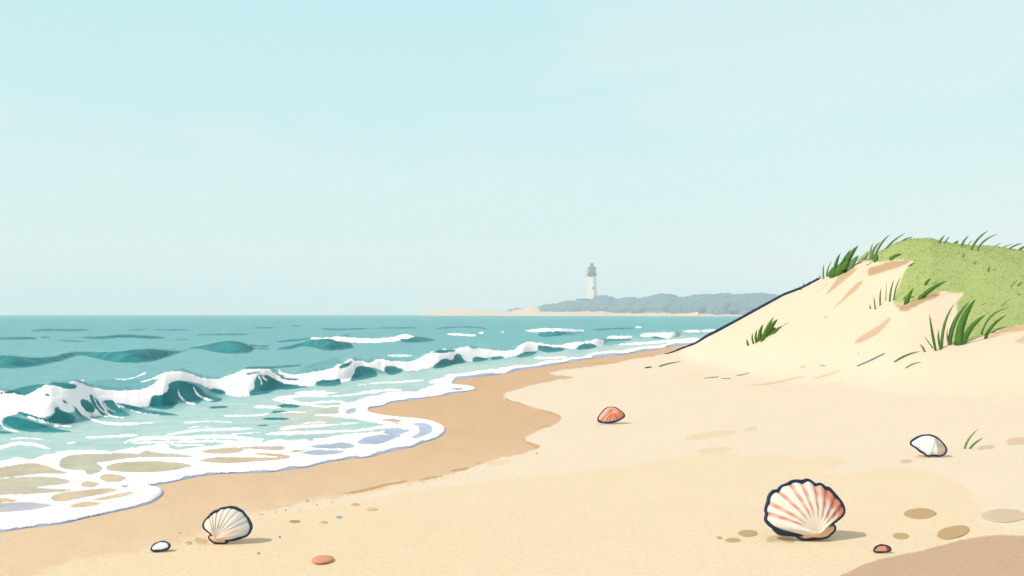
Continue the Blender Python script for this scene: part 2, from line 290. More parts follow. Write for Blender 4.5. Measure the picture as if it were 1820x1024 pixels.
NETTOP = np.vstack([[(-700,850)], T('R1', [(-40,850),(150,838),(300,812),(420,800),(600,797),(700,785),(830,768),(905,766),(910,780),(1000,782),(1200,760),(1400,748),(1590,738),(1600,752),(1680,748)]), T('R2', [(0,738),(90,738),(95,757),(200,738),(330,715),(410,705),(520,690),(640,660),(560,640),(470,625),(400,612),(330,600),(325,565),(350,538),(400,530),(480,508),(560,492),(650,480),(740,470),(830,440),(790,432),(830,410),(960,392),(1100,370),(1200,352),(1400,325),(1560,300),(1700,277),(1807,264)]), T('R4', [(1000,460),(1100,447),(1180,436),(1290,418)]), [(1400,585),(1800,572)]])
shN = smooth_poly(SH[1:-2], False, 3)
net = poly_sdf(P2+np.array([[0, 4.2]])*(.8+n1[:,None]*2.6), np.vstack([smooth_poly(NETTOP, False, 3), shN[::-1]]))
BE, LA, TQ = (206,195,166), (178,196,215), (160,205,205)
HOL = [('R1', [(-60,890),(0,880),(130,858),(210,858),(290,885),(365,910),(300,912),(220,912),(100,925),(-60,940)], BE), ('R1', [(318,860),(340,825),(420,808),(560,805),(650,800),(740,805),(790,788),(840,800),(960,808),(1035,818),(980,825),(820,822),(700,828),(590,845),(520,855),(550,880),(530,905),(470,918),(455,895),(380,892),(330,880)], (198,196,172)),
 ('R1', [(570,885),(610,858),(700,850),(820,845),(950,852),(1030,868),(960,888),(850,903),(750,905),(620,900)], (200,192,160)), ('R1', [(535,935),(570,915),(640,918),(678,935),(640,955),(570,955)], (212,192,160)),
 ('R5', [(375,270),(400,250),(450,255),(460,265),(420,280)], (216,196,166)), ('R5', [(-60,245),(0,240),(100,230),(220,230),(300,240),(325,255),(290,265),(220,272),(170,280),(250,285),(330,290),(280,300),(150,310),(0,315),(-60,318)], (206,199,174)),
 ('R5', [(240,325),(280,305),(400,290),(500,283),(548,290),(500,305),(400,325),(300,343),(250,340)], (214,196,164)), ('R5', [(430,335),(520,315),(600,298),(615,308),(560,325),(480,338)], (226,200,166)), ('R5', [(325,370),(370,348),(430,345),(475,355),(400,370)], (222,196,160)),
 ('R5', [(-60,352),(0,350),(60,348),(150,348),(242,360),(200,375),(100,388),(0,395),(-60,400)], (196,198,206)), ('R5', [(-60,328),(0,328),(60,333),(85,342),(0,348),(-60,348)], (224,200,164)), ('R5', [(565,270),(595,268),(590,278),(570,278)], (180,188,190)),
 ('R1', [(1070,840),(1150,825),(1300,823),(1450,825),(1555,820),(1530,832),(1400,845),(1250,855),(1120,852)], (210,192,158)), ('R1', [(1080,792),(1150,778),(1290,772),(1290,797),(1180,805),(1110,800)], (212,196,166)), ('R1', [(1290,772),(1400,765),(1510,765),(1525,780),(1480,788),(1400,782),(1300,778)], (206,192,168)), ('R1', [(1360,800),(1480,805),(1560,818),(1520,825),(1400,812)], (214,192,150)),
 ('R2', [(145,765),(200,748),(330,745),(388,758),(370,775),(250,778)], (172,190,200)), ('R2', [(120,800),(180,785),(330,788),(300,805),(200,812),(130,808)], (182,196,214)), ('R2', [(410,745),(450,718),(520,705),(640,705),(600,725),(540,750),(450,755)], LA), ('R2', [(545,690),(600,668),(670,662),(688,680),(640,700),(580,702)], (184,200,220)),
 ('R2', [(710,645),(760,640),(805,660),(800,690),(750,715),(700,720),(740,690),(735,660)], (180,198,224)), ('R2', [(530,622),(600,618),(655,632),(590,640),(550,635)], (214,190,156)), ('R2', [(900,450),(970,455),(960,463),(920,460)], (160,180,200)), ('R2', [(345,585),(360,565),(400,560),(395,585),(370,590)], (178,200,220)), ('R2', [(45,796),(80,786),(125,789),(60,799)], (212,176,130))]
DEEP = [('R1', [(240,482),(262,486),(262,497),(248,494)]), ('R1', [(332,520),(350,522),(366,538),(348,536)]), ('R1', [(385,540),(400,552),(425,580),(452,606),(430,608),(404,580)]), ('R1', [(290,560),(318,556),(318,572),(296,572)]), ('R1', [(1295,385),(1350,368),(1400,372),(1352,378)]), ('R1', [(1500,392),(1560,400),(1605,405),(1560,412),(1515,405)]), ('R1', [(1455,362),(1500,378),(1530,392),(1490,388)]), ('R1', [(800,408),(850,385),(876,380),(850,396),(815,415)]), ('R1', [(10,630),(50,605),(120,615),(200,640),(280,665),(380,688),(200,690),(110,680),(50,660)]), ('R1', [(100,590),(120,582),(230,615),(275,605),(310,570),(350,580),(400,605),(408,625),(380,642),(300,642),(200,625)]), ('R1', [(-60,690),(-20,680),(30,685),(78,693),(40,698),(-20,697)]),
 ('R1', [(430,520),(455,515),(490,535),(508,565),(500,583),(470,580),(440,555)]), ('R1', [(480,490),(505,498),(530,530),(570,580),(640,600),(600,605),(550,600),(520,570),(490,530)]), ('R1', [(550,525),(600,520),(640,560),(690,590),(690,600),(640,605),(590,590),(560,555)]), ('R1', [(625,535),(700,545),(800,570),(960,597),(850,598),(750,585),(670,560)]),
 ('R1', [(800,550),(805,530),(820,492),(860,490),(900,465),(905,432),(950,415),(1010,425),(1070,450),(1110,490),(1190,510),(1150,530),(1090,520),(1050,540),(1000,540),(960,520),(930,555),(880,568),(830,562)]), ('R1', [(1110,460),(1150,456),(1190,465),(1212,482),(1180,485),(1140,475)]),
 ('R1', [(1335,490),(1350,465),(1362,455),(1362,420),(1380,385),(1430,385),(1480,410),(1540,435),(1640,442),(1640,450),(1560,455),(1480,465),(1440,480),(1390,490)]), ('R1', [(1693,425),(1720,412),(1760,412),(1820,405),(1820,430),(1760,440),(1700,440)]), ('R1', [(-60,490),(0,480),(60,465),(150,440),(240,432),(200,460),(140,490),(60,482)]), ('R1', [(260,430),(330,425),(400,435),(412,450),(380,460),(330,450)]),
 ('R2', [(370,412),(390,370),(400,345),(440,335),(490,350),(515,385),(470,400),(420,410)]), ('R2', [(555,340),(600,335),(645,355),(635,372),(590,382),(560,370)]), ('R2', [(190,430),(200,415),(260,410),(320,425),(290,440),(210,445)]), ('R2', [(0,430),(60,435),(130,445),(60,460),(0,458)]), ('R2', [(810,345),(850,305),(880,295),(915,305),(930,275),(960,275),(985,310),(1020,312),(940,325),(860,345)]),
 ('R2', [(1025,310),(1035,285),(1080,290),(1110,300),(1060,312)]), ('R2', [(1120,298),(1150,282),(1195,290),(1150,303)]), ('R2', [(1255,285),(1300,262),(1365,258),(1350,275),(1290,290)]), ('R2', [(1370,230),(1420,228),(1510,240),(1500,255),(1430,262),(1385,250)]), ('R2', [(1580,240),(1600,222),(1640,212),(1690,228),(1660,242),(1600,248)]), ('R2', [(310,340),(330,325),(380,308),(370,330),(330,350)]), ('R2', [(805,262),(860,248),(930,250),(920,258),(850,266)]),
 ('R2', [(1375,172),(1400,150),(1480,136),(1530,150),(1500,170),(1420,180)]), ('R2', [(640,192),(690,180),(750,180),(820,195),(780,206),(660,210)]), ('R4', [(1080,402),(1110,395),(1140,402),(1150,412),(1100,412)]), ('R2', [(360,170),(380,160),(300,180)]),
 ('R1', [(160,148),(250,142),(360,143),(480,142)], 9), ('R1', [(690,142),(780,140)], 5), ('R1', [(820,142),(1010,141)], 6), ('R1', [(1350,131),(1480,130)], 5), ('R1', [(1560,121),(1605,121)], 4), ('R1', [(-80,190),(100,186),(195,188)], 11), ('R1', [(215,182),(270,182)], 6), ('R1', [(440,183),(550,183),(650,175),(780,180),(885,185)], 14), ('R1', [(315,198),(460,204)], 6), ('R1', [(930,196),(1010,192)], 4), ('R1', [(1055,168),(1335,165)], 7),
 ('R1', [(1480,205),(1600,195),(1660,187)], 10), ('R1', [(1310,345),(1440,343),(1620,330)], 10), ('R1', [(1330,222),(1400,230),(1440,228)], 8), ('R1', [(1380,654),(1438,651)], 6), ('R1', [(1490,548),(1610,547)], 18), ('R1', [(1450,583),(1535,580)], 12), ('R1', [(1405,617),(1545,618)], 11), ('R1', [(1120,558),(1220,553)], 10),
 ('R2', [(220,135),(300,140),(480,133)], 7), ('R2', [(500,132),(740,130)], 5), ('R2', [(820,135),(980,125),(1100,135)], 6), ('R2', [(1670,142),(1800,135)], 6), ('R4', [(820,371),(900,367),(1005,364)], 6), ('R4', [(870,422),(940,415),(990,416)], 8)]
for (xa, ta, ba, k) in WAVES[1:3]:
    q = np.vstack([np.stack([xa, ta-1], 1), np.stack([xa, ba], 1)[::-1]]); DEEP.append(('P', q))
MED = [('R1', [(480,430),(560,408),(650,405),(780,405),(835,420),(820,445),(740,460),(640,465),(540,450)]), ('R2', [(100,365),(160,320),(250,310),(340,305),(300,335),(220,365)]), ('R2', [(1730,190),(1830,192),(1830,222),(1725,222)]), ('R1', [(1600,360),(1680,320),(1800,290),(1800,340),(1700,362)])]
FO1 = [('R1', [(-60,480),(20,470),(60,482),(140,492),(185,465),(240,440),(290,440),(340,455),(400,450),(370,425),(400,418),(440,432),(500,452),(600,465),(700,465),(780,455),(830,425),(870,385),(900,368),(980,365),(1040,385),(1100,402),(1180,402),(1260,372),(1330,350),(1390,345),(1440,352),(1490,372),(1560,382),(1660,370),(1760,352),(1830,325),(1830,405),(1760,408),(1700,418),(1660,440),(1560,442),(1500,425),(1440,395),(1400,385),(1368,410),(1362,455),(1335,470),(1330,495),(1270,500),(1210,488),(1130,460),(1060,430),(1000,418),(950,415),(905,435),(900,465),(860,490),(820,492),(805,530),(790,552),(740,556),(690,545),(640,560),(600,600),(540,605),(470,600),(410,580),(360,585),(310,570),(275,600),(230,612),(160,600),(100,592),(40,610),(10,640),(-60,660)]),
 ('R2', [(-10,340),(0,365),(40,375),(60,385),(130,380),(180,365),(220,368),(280,350),(330,320),(370,297),(390,305),(430,308),(470,318),(520,298),(560,305),(620,310),(700,310),(740,290),(800,262),(860,245),(940,240),(1000,232),(1020,240),(1080,242),(1180,255),(1250,245),(1290,215),(1320,205),(1370,210),(1440,222),(1500,222),(1560,208),(1620,205),(1660,200),(1690,188),(1722,200),(1720,225),(1680,230),(1640,215),(1600,225),(1560,245),(1500,235),(1420,230),(1375,225),(1365,255),(1310,265),(1250,280),(1200,290),(1150,285),(1080,290),(1040,285),(1020,310),(985,310),(960,280),(925,275),(915,300),(870,300),(830,330),(780,348),(680,358),(640,350),(600,335),(560,340),(550,365),(500,345),(440,335),(400,350),(380,395),(360,415),(310,420),(300,435),(240,412),(190,430),(160,442),(90,440),(40,425),(-10,415)])]
FO2 = [('R1', [(385,490),(420,560),(470,610),(560,640),(700,645),(880,632)], 10), ('R1', [(500,500),(530,560),(590,600),(660,612)], 6), ('R1', [(540,510),(575,560),(620,585)], 5), ('R1', [(620,540),(700,570),(780,590),(850,597)], 5), ('R1', [(-40,625),(0,640),(30,670),(110,690)], 10), ('R1', [(130,600),(220,632),(300,652),(380,658)], 9), ('R1', [(950,455),(965,500),(1000,530),(1050,540)], 8), ('R1', [(1035,445),(1060,490),(1110,515),(1150,522)], 8), ('R1', [(1385,390),(1400,420),(1395,445)], 7), ('R1', [(1400,390),(1430,415)], 6), ('R1', [(610,405),(700,402),(780,370)], 8), ('R1', [(750,422),(830,400),(880,375)], 8), ('R1', [(430,412),(450,412)], 8),
 ('R1', [(-60,790),(0,772),(110,750),(200,760),(265,778)], 15), ('R1', [(450,718),(600,712),(740,706)], 11), ('R1', [(650,748),(750,725),(900,720),(1000,720),(1180,712),(1300,722),(1410,728)], 17), ('R1', [(880,706),(1050,680),(1200,675),(1350,670)], 12), ('R1', [(360,750),(405,743)], 7), ('R1', [(660,748),(900,742),(1160,738),(1400,738)], 8), ('R1', [(1200,603),(1360,600),(1440,590)], 8), ('R1', [(1360,552),(1500,556)], 12), ('R1', [(1460,515),(1600,495),(1807,475)], 13), ('R1', [(1580,480),(1740,470)], 9), ('R1', [(1470,520),(1620,540),(1700,530),(1807,525)], 11), ('R1', [(1500,672),(1600,660),(1735,655)], 14), ('R1', [(1420,700),(1560,695),(1807,690)], 12), ('R1', [(1650,765),(1720,748),(1807,745)], 12), ('R1', [(1690,597),(1807,600)], 9),
 ('R1', [(980,640),(1100,632),(1240,636)], 5), ('R1', [(300,800),(380,790),(520,788)], 5), ('R1', [(1000,668),(1060,660),(1140,662)], 4), ('R1', [(1240,700),(1340,694),(1420,688)], 5), ('R1', [(1480,590),(1560,582),(1640,584)], 5), ('R1', [(900,745),(960,760),(1100,758)], 6), ('R1', [(1150,728),(1180,742),(1240,752)], 6), ('R1', [(1600,655),(1650,640),(1760,636)], 6), ('R1', [(60,725),(140,722),(230,728)], 4), ('R2', [(60,500),(150,496),(260,500)], 5), ('R2', [(150,548),(240,552),(310,548)], 5), ('R2', [(420,478),(520,462),(600,458)], 5), ('R2', [(0,690),(200,688),(400,682),(520,665),(640,650),(700,640)], 12), ('R2', [(70,665),(200,655),(330,645),(420,640)], 10), ('R2', [(180,598),(300,600),(400,610),(480,625),(560,640),(640,660),(700,680)], 16), ('R2', [(0,515),(60,520),(130,535),(200,530),(300,525),(350,530)], 11), ('R2', [(335,530),(320,570),(330,600),(420,608)], 18), ('R2', [(80,480),(200,478),(300,480)], 9), ('R2', [(240,500),(380,488),(520,470),(640,462)], 9), ('R2', [(400,440),(520,425),(640,420),(760,412)], 7), ('R2', [(860,385),(950,380),(1060,375)], 6), ('R2', [(1380,295),(1500,290)], 10), ('R2', [(570,280),(700,280)], 9), ('R2', [(890,165),(1000,170),(1040,168)], 8), ('R2', [(1060,158),(1080,158)], 8), ('R2', [(1310,146),(1400,143),(1480,141),(1560,145),(1630,145)], 14), ('R2', [(250,185),(340,195),(480,200),(600,190),(660,175),(710,178)], 20), ('R2', [(160,188),(250,186)], 7), ('R2', [(1180,153),(1190,153)], 6), ('R2', [(1740,183),(1807,182)], 8),
 ('R4', [(885,405),(940,405),(1000,402)], 12), ('R4', [(1030,395),(1070,385),(1130,385),(1185,380),(1190,395),(1160,410),(1130,408),(1100,400),(1050,402)]), ('R4', [(1225,378),(1300,378)], 7), ('R4', [(1308,375),(1390,376)], 8), ('R4', [(910,440),(1060,430),(1200,420),(1290,412)], 9), ('R4', [(560,498),(640,496),(700,494)], 9), ('R4', [(1010,359),(1040,360)], 5)]
fo1, fo2, deep = UN(FO1), UN(FO2), UN(DEEP)
hol = np.full(len(P2), BIG); 
# base tones
ybx = np.interp(X2, np.concatenate([bx, [1180,1300]]), np.concatenate([bb, [600,590]]))
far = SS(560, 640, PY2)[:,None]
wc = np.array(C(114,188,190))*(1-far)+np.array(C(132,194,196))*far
ash = (SS(-14, 10, PY2-ybx+n1*12)*.96)[:,None]; wc = wc*(1-ash)+np.array(C(190,225,217))*ash
sh2 = (SS(-26, -4, s2+n1*14)*SS(850, 640, PY2)*.5)[:,None]; wc = wc*(1-sh2)+np.array(C(205,222,214))*sh2
sand_soft = UN([('R2', [(0,640),(60,560),(180,540),(330,535),(340,590),(200,625)]), ('R1', [(1480,690),(1650,600),(1807,560),(1807,650),(1650,680)])])
k_ = (SS(8, -16, sand_soft+n1*10)*.75)[:,None]; wc = wc*(1-k_)+np.array(C(218,213,190))*k_
blu = UN([('R2', [(60,690),(300,700),(420,690),(700,665),(690,700),(560,760),(300,760),(100,745)]), ('R2', [(640,455),(740,442),(840,450),(800,470),(700,475)])])
k_ = (SS(6, -10, blu+n1*8)*.6)[:,None]; wc = wc*(1-k_)+np.array(C(182,205,218))*k_
for z, pts, c in HOL:
    d = poly_sdf(P2, smooth_poly(T(z, pts))); hol = np.minimum(hol, d); k_ = SS(3, 2, d)[:,None]; c2 = np.array(C(*[min(240, v+8) for v in c]))[None]*(1+n1[:,None]*.12); wc = wc*(1-k_)+c2*k_
md = UN(MED); k_ = (SS(2, -2, md)*.6)[:,None]; wc = wc*(1-k_)+np.array(C(100,172,174))*k_
edge_shade = (SS(-7, -1, s2)*(PY2 > 560))[:,None]; fk = np.clip(.5+n1[:,None]*3, 0, 1); fc = np.array(C(128,150,182))*(1-fk)+np.array(C(176,188,206))*fk; wc = wc*(1-edge_shade)+fc*edge_shade  # bluish swash-edge shadow and sky reflection painted into the water colour
wc = wc*(1+n1[:,None]*.10)
net = np.maximum(net, -hol)
fo1 = np.maximum(fo1, -deep)
foam = np.minimum(np.minimum(fo1+n3*2.6+n2*1.5, fo2+n3*2.2+n1*3), net+n3*1.2)+n2*2.0
foam = np.where(s2 > -.2, 5, foam)
z2 = z2+.004*SS(.5, -2, foam)*np.clip(6/Y2, 0, 1)+SS(0, -4, foam)*(wz > .02)*fbm(WX*9, PY2*.09, 77, 3)*.022*np.clip(wz/.1, 0, 1)
V2 = np.stack([WX, Y2, z2], 1)
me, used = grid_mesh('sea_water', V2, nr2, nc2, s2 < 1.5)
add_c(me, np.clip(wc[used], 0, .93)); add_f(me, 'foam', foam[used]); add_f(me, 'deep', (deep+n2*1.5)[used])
m = bpy.data.materials.new('sea_water'); m.use_nodes = True; n = m.node_tree.nodes; l = m.node_tree.links; b = n['Principled BSDF']
def attr(nm): a = n.new('ShaderNodeAttribute'); a.attribute_name = nm; return a
def thr(src, a, bb_):
    r = n.new('ShaderNodeMapRange'); r.inputs[1].default_value = a; r.inputs[2].default_value = bb_; l.new(src, r.inputs[0]); return r.outputs[0]
base = attr('Col').outputs['Color']; fm = thr(attr('foam').outputs['Fac'], .6, -.6); dm = thr(attr('deep').outputs['Fac'], .6, -.6)
tcn = n.new('ShaderNodeTexCoord'); nn = n.new('ShaderNodeTexNoise'); nn.inputs['Scale'].default_value = 3; nn.inputs['Detail'].default_value = 8; l.new(tcn.outputs['Object'], nn.inputs[0])
dr = n.new('ShaderNodeValToRGB'); dr.color_ramp.elements[0].position = .35; dr.color_ramp.elements[1].position = .68
dr.color_ramp.elements[0].color = (*C(34,132,136), 1); dr.color_ramp.elements[1].color = (*C(66,156,159), 1); l.new(nn.outputs[0], dr.inputs[0])
m1 = n.new('ShaderNodeMix'); m1.data_type = 'RGBA'; l.new(dm, m1.inputs[0]); l.new(base, m1.inputs[6]); l.new(dr.outputs[0], m1.inputs[7])
m2 = n.new('ShaderNodeMix'); m2.data_type = 'RGBA'; l.new(fm, m2.inputs[0]); l.new(m1.outputs[2], m2.inputs[6]); m2.inputs[7].default_value = (.95,.95,.95,1)
gn_ = n.new('ShaderNodeTexNoise'); gn_.inputs['Scale'].default_value = 6; gn_.inputs['Detail'].default_value = 10; gn_.inputs['Roughness'].default_value = .75; l.new(tcn.outputs['Object'], gn_.inputs[0]); gr_ = n.new('ShaderNodeMapRange'); gr_.inputs[1].default_value = .3; gr_.inputs[2].default_value = .7; gr_.inputs[3].default_value = .84; gr_.inputs[4].default_value = 1.16; l.new(gn_.outputs[0], gr_.inputs[0]); gs_ = n.new('ShaderNodeVectorMath'); gs_.operation = 'SCALE'; l.new(m1.outputs[2], gs_.inputs[0]); l.new(gr_.outputs[0], gs_.inputs['Scale']); l.new(gs_.outputs[0], m2.inputs[6])
l.new(m2.outputs[2], b.inputs['Base Color']); b.inputs['Specular IOR Level'].default_value = .08
rr = n.new('ShaderNodeMapRange'); rr.inputs[3].default_value = .6; rr.inputs[4].default_value = .9; l.new(fm, rr.inputs[0]); l.new(rr.outputs[0], b.inputs['Roughness'])
tl = n.new('ShaderNodeBsdfTranslucent'); tl.inputs[0].default_value = (.95,.96,.96,1); mx = n.new('ShaderNodeMixShader'); mf = n.new('ShaderNodeMath'); mf.operation = 'MULTIPLY'; mf.inputs[1].default_value = .0; l.new(fm, mf.inputs[0]); l.new(mf.outputs[0], mx.inputs[0]); l.new(b.outputs[0], mx.inputs[1]); l.new(tl.outputs[0], mx.inputs[2]); l.new(mx.outputs[0], n['Material Output'].inputs[0])
struct(link('sea_water', me, m))
# ------------------------------------------------------------------ turf grass (nobody could count it)
def blades_mesh(name, B):      # B: list of (base, ctrl, tip, width) -> V-folded tapering blades
    Vv = []; Ff = []; seg = 6
    for (p0, p1, p2, wd) in B:
        p0, p1, p2 = Vector(p0), Vector(p1), Vector(p2); o = len(Vv)
        for i in range(seg+1):
            t = i/seg; p = p0*(1-t)**2+p1*2*t*(1-t)+p2*t*t; d = (p1-p0)*(1-t)+(p2-p1)*t
            side = Vector((d.z, 0, -d.x)); side = side.normalized() if side.length > 1e-6 else Vector((1,0,0))
            ww = wd*.5*min(1, .75+t*1.2)*(1-t**2.6)**.8+wd*.02
            Vv += [p-side*ww, p+Vector((0,-ww*.35,0)), p+side*ww, p+Vector((0,ww*.25,0))]
            if i:
                for a_, b_ in ((0,1),(1,2),(2,3),(3,0)): Ff.append((o+4*(i-1)+a_, o+4*(i-1)+b_, o+4*i+b_, o+4*i+a_))
        Ff.append((o+3,o+2,o+1,o)); e = o+4*seg; Ff.append((e,e+1,e+2,e+3))
    return mesh_from(name, Vv, Ff)
cand_x = rng.uniform(1515, 2150, 400000); cand_y = rng.uniform(7.2, 17.5, 400000); gz = ground(cand_x, cand_y)
cp = np.stack([cand_x, HOR-(gz-H)*F/cand_y], 1); ok = (poly_sdf(cp, TURF)+fbm(cp[:,0]*.2, cp[:,1]*.2, 5)*5 < -1.5) & (rng.random(400000) < cand_y/17.5)
ok[rng.permutation(np.where(ok)[0])[26000:]] = False
gx = cand_x[ok]; gy = cand_y[ok]; gz = gz[ok]; gX = (gx-CX)*gy/F; k = len(gx)
ang = rng.uniform(0, 6.28, k); hh = rng.uniform(.006, .015, k); ww = rng.uniform(.005, .009, k)*gy/11; lx = rng.normal(.012, .012, k); ly = rng.normal(0, .012, k)
gv = np.stack([np.stack([gX-np.cos(ang)*ww, gy-np.sin(ang)*ww, gz-.004], 1), np.stack([gX+np.cos(ang)*ww, gy+np.sin(ang)*ww, gz-.004], 1), np.stack([gX+lx, gy+ly, gz+hh], 1)], 1).reshape(-1, 3)
me = bpy.data.meshes.new('dune_turf'); me.vertices.add(3*k); me.vertices.foreach_set('co', gv.astype(np.float32).ravel()); me.loops.add(3*k); me.loops.foreach_set('vertex_index', np.arange(3*k, dtype=np.int32)); me.polygons.add(k); me.polygons.foreach_set('loop_start', (np.arange(k)*3).astype(np.int32)); me.update(calc_edges=True)
gc = np.array(C(187,203,128))[None]*(1+.16*fbm(gX*1.2, gy*1.2, 9, 4)[:,None]*2+rng.normal(0, .03, (k, 1))); add_c(me, np.repeat(np.clip(gc, 0, .9), 3, 0))
gmat = mat('turf', attr='Col', rough=.9, spec=.05)
gn = gmat.node_tree; tr = gn.nodes.new('ShaderNodeBsdfTranslucent'); ms = gn.nodes.new('ShaderNodeMixShader'); ms.inputs[0].default_value = .5
gn.links.new(gn.nodes['Attribute'].outputs['Color'], tr.inputs[0]); gn.links.new(gn.nodes['Principled BSDF'].outputs[0], ms.inputs[1]); gn.links.new(tr.outputs[0], ms.inputs[2]); gn.links.new(ms.outputs[0], gn.nodes['Material Output'].inputs[0])
struct(link('dune_turf', me, gmat, smooth=False), 'stuff')
# ------------------------------------------------------------------ grass tufts
GM = {'d': mat('blade_dark', C(78,132,36), .6, .2, mott=.2, mscale=12), 'm': mat('blade_mid', C(102,146,84), .6, .2, mott=.2, mscale=12), 'o': mat('blade_olive', C(128,152,84), .6, .2, mott=.15, mscale=12),
      'n': mat('blade_navy', C(20,62,90), .6, .2), 'p': mat('blade_pale', C(186,198,150), .7, .1), 'l': mat('blade_light', C(130,176,78), .6, .2, mott=.15)}
def tuft(z, blades, label, col='m', name='grass_tuft', group=None, cat='grass tuft', flat=False):
    ox, oy, s = ZM[z]; pts = [[ox+b[0]*s, oy+b[1]*s] for b in blades]
    ctr = hit(sum(p[0] for p in pts)/len(pts), max(p[1] for p in pts)) ; root = empty(name, ctr); by = {}
    for i, b in enumerate(blades):
        p = hit(*pts[i]); k = p.y/F*s; c = b[7] if len(b) > 7 else col; dy = random.uniform(-.06, .08)
        if flat:
            tp = hit(ox+b[4]*s, oy+b[5]*s); cp_ = hit(ox+b[2]*s, oy+b[3]*s); q0 = p+Vector((0,0,.006)); q1 = cp_+Vector((0,0,.02)); q2 = tp+Vector((0,0,.008))
        else:
            q0 = p-Vector((0,0,.008)); ln = (b[1]-b[5])*k; q1 = p+Vector(((b[2]-b[0])*k, dy*ln*.5, (b[1]-b[3])*k)); q2 = p+Vector(((b[4]-b[0])*k, dy*ln, (b[1]-b[5])*k))
            q0 = p+(p-q1).normalized()*.01
        link('blade', blades_mesh('blade', [(q0-ctr, q1-ctr, q2-ctr, max(b[6]*k*.95, .006))]), GM[c], root)
    return tag(root, label, cat, group)
tuft('F', [(410,620,395,540,412,445,22,'o'),(440,575,445,490,497,395,18,'m'),(500,605,490,540,520,480,60),(530,600,530,430,598,325,45),(560,580,600,460,710,280,55),(610,560,620,440,655,370,70),(640,540,650,400,812,235,85),(690,515,740,420,810,350,70,'m'),(520,600,545,530,565,450,90),(580,580,590,500,610,430,100),(700,520,730,470,780,400,60,'m'),(640,545,650,470,690,400,110),(470,590,480,550,500,510,60,'m'),(380,600,365,580,350,560,25,'p')], 'dense dark green marram clump on the dune crest above the black lump', 'd')
tuft('F', [(905,465,950,445,985,412,22),(890,402,930,392,978,405,24),(1000,425,1010,380,1022,340,55,'d'),(960,390,950,270,1060,195,34,'o'),(975,410,1040,200,1175,108,30),(935,400,925,290,970,210,34,'p'),(870,380,880,320,930,290,60,'p'),(820,420,840,380,900,350,70,'p'),(770,460,830,415,905,428,18,'n')], 'olive and pale long-bladed grass tuft on the crest just right of the dark clump')
tuft('F', [(1120,278,1180,180,1350,92,24),(1105,275,1130,255,1160,235,14)], 'single long arching blade on the crest left of the smooth green top', 'm')
tuft('F', [(1295,192,1340,150,1435,137,18)], 'short arching blade at the left shoulder of the smooth green top', 'm')
tuft('F', [(1180,405,1225,335,1305,340,46),(1190,405,1280,425,1400,398,32),(1170,400,1200,370,1230,360,60),(1050,415,1100,412,1150,402,10)], 'dark green forked tuft lying over the upper brown painted shade', 'd')
tuft('F', [(1375,478,1410,450,1458,428,24)], 'short thick blade at the turf edge right of the upper brown painted shade', 'm')
tuft('F', [(155,745,142,722,135,700,12),(192,712,178,685,178,658,12),(240,692,246,668,247,648,26)], 'tiny navy sprig on the dark line of the dune edge', 'n')
tuft('F', [(942,962,933,935,938,910,20),(997,965,985,890,980,815,20),(1052,925,1048,810,1068,720,24,'o'),(1115,862,1120,760,1125,650,11,'o'),(1160,882,1165,740,1220,622,24),(1208,862,1215,720,1297,588,20)], 'row of six thin upright blades at the left edge of the turf', 'm')
tuft('F', [(1345,908,1350,850,1430,725,62),(1320,850,1328,830,1340,815,18),(1400,840,1420,825,1440,820,16)], 'dark short tuft over the lower brown painted shade, the left one', 'd')
tuft('G', [(365,845,430,740,665,640,56),(350,850,370,810,410,790,60)], 'dark wide blade leaning right over the lower brown painted shade', 'd')
tuft('G', [(408,690,430,640,480,610,34),(495,680,540,650,580,632,10,'l')], 'small dark dash of grass above the leaning wide blade', 'd', 'grass_sprig')
crest = [('short thick double sprig on the crest right of the smooth top', [(570,213,590,160,640,118,28),(630,218,650,170,690,135,20)]), ('stubby round sprig on the crest between two pairs of blades', [(745,217,765,200,797,182,34)]), ('pair of middling blades on the crest left of the two tallest', [(825,248,840,180,910,125,28),(900,222,925,180,950,150,12,'o')]), ('two tallest curved blades on the dune crest', [(935,288,980,160,1132,65,30),(1005,297,1040,170,1242,105,24)]),
         ('thin short blade on the crest right of the two tallest', [(1210,247,1240,220,1285,205,10)]), ('thin pale blade on the crest near the right edge of the picture', [(1290,248,1350,230,1415,203,12,'o')]), ('darker leaning blades on the crest at the right edge of the picture', [(1365,278,1430,225,1525,212,22),(1480,292,1510,262,1550,245,34,'m')])]
for lb, b in crest: tuft('G', b, lb, 'm', 'grass_sprig', 'sprigs along the dune crest')
inner = [(785,335,800,370,818,398,16),(845,372,848,345,856,320,20),(960,455,980,430,1008,412,12),(1130,537,1132,500,1155,470,24),(1190,522,1212,515,1215,495,11),(1385,715,1400,670,1470,635,14),(1465,700,1490,665,1530,650,22),(1465,802,1480,790,1497,780,14),(220,715,225,700,245,690,9),(318,612,322,595,337,585,9),(1070,912,1085,905,1106,890,10),(925,577,935,582,945,575,10),(1290,600,1300,606,1306,600,14),(1250,465,1255,460,1258,452,12)]
for i, b in enumerate(inner): tuft('G', [b], 'small dark grass sprig standing out of the smooth green turf', 'm', 'grass_sprig', 'sprigs scattered over the turf')
tuft('Hh', [(408,682,390,630,350,592,28,'o'),(500,642,450,570,395,495,14,'m'),(532,668,480,450,450,240,34),(590,660,555,540,567,430,30),(600,635,600,330,765,125,38,'m'),(682,602,652,520,672,410,18,'m'),(690,605,690,330,935,100,56,'m'),(785,602,810,300,1003,80,95),(845,600,870,400,1095,258,72),(800,605,790,520,830,430,110),(760,600,770,560,800,500,60)], 'largest marram tuft, spread of long blades at the foot of the turf', 'd')
tuft('Hh', [(1050,492,1100,240,1360,182,28),(1095,537,1130,380,1340,260,44,'d'),(1160,472,1250,395,1370,398,22),(1100,480,1120,440,1150,410,20)], 'smaller arching tuft right of the largest marram tuft', 'm')
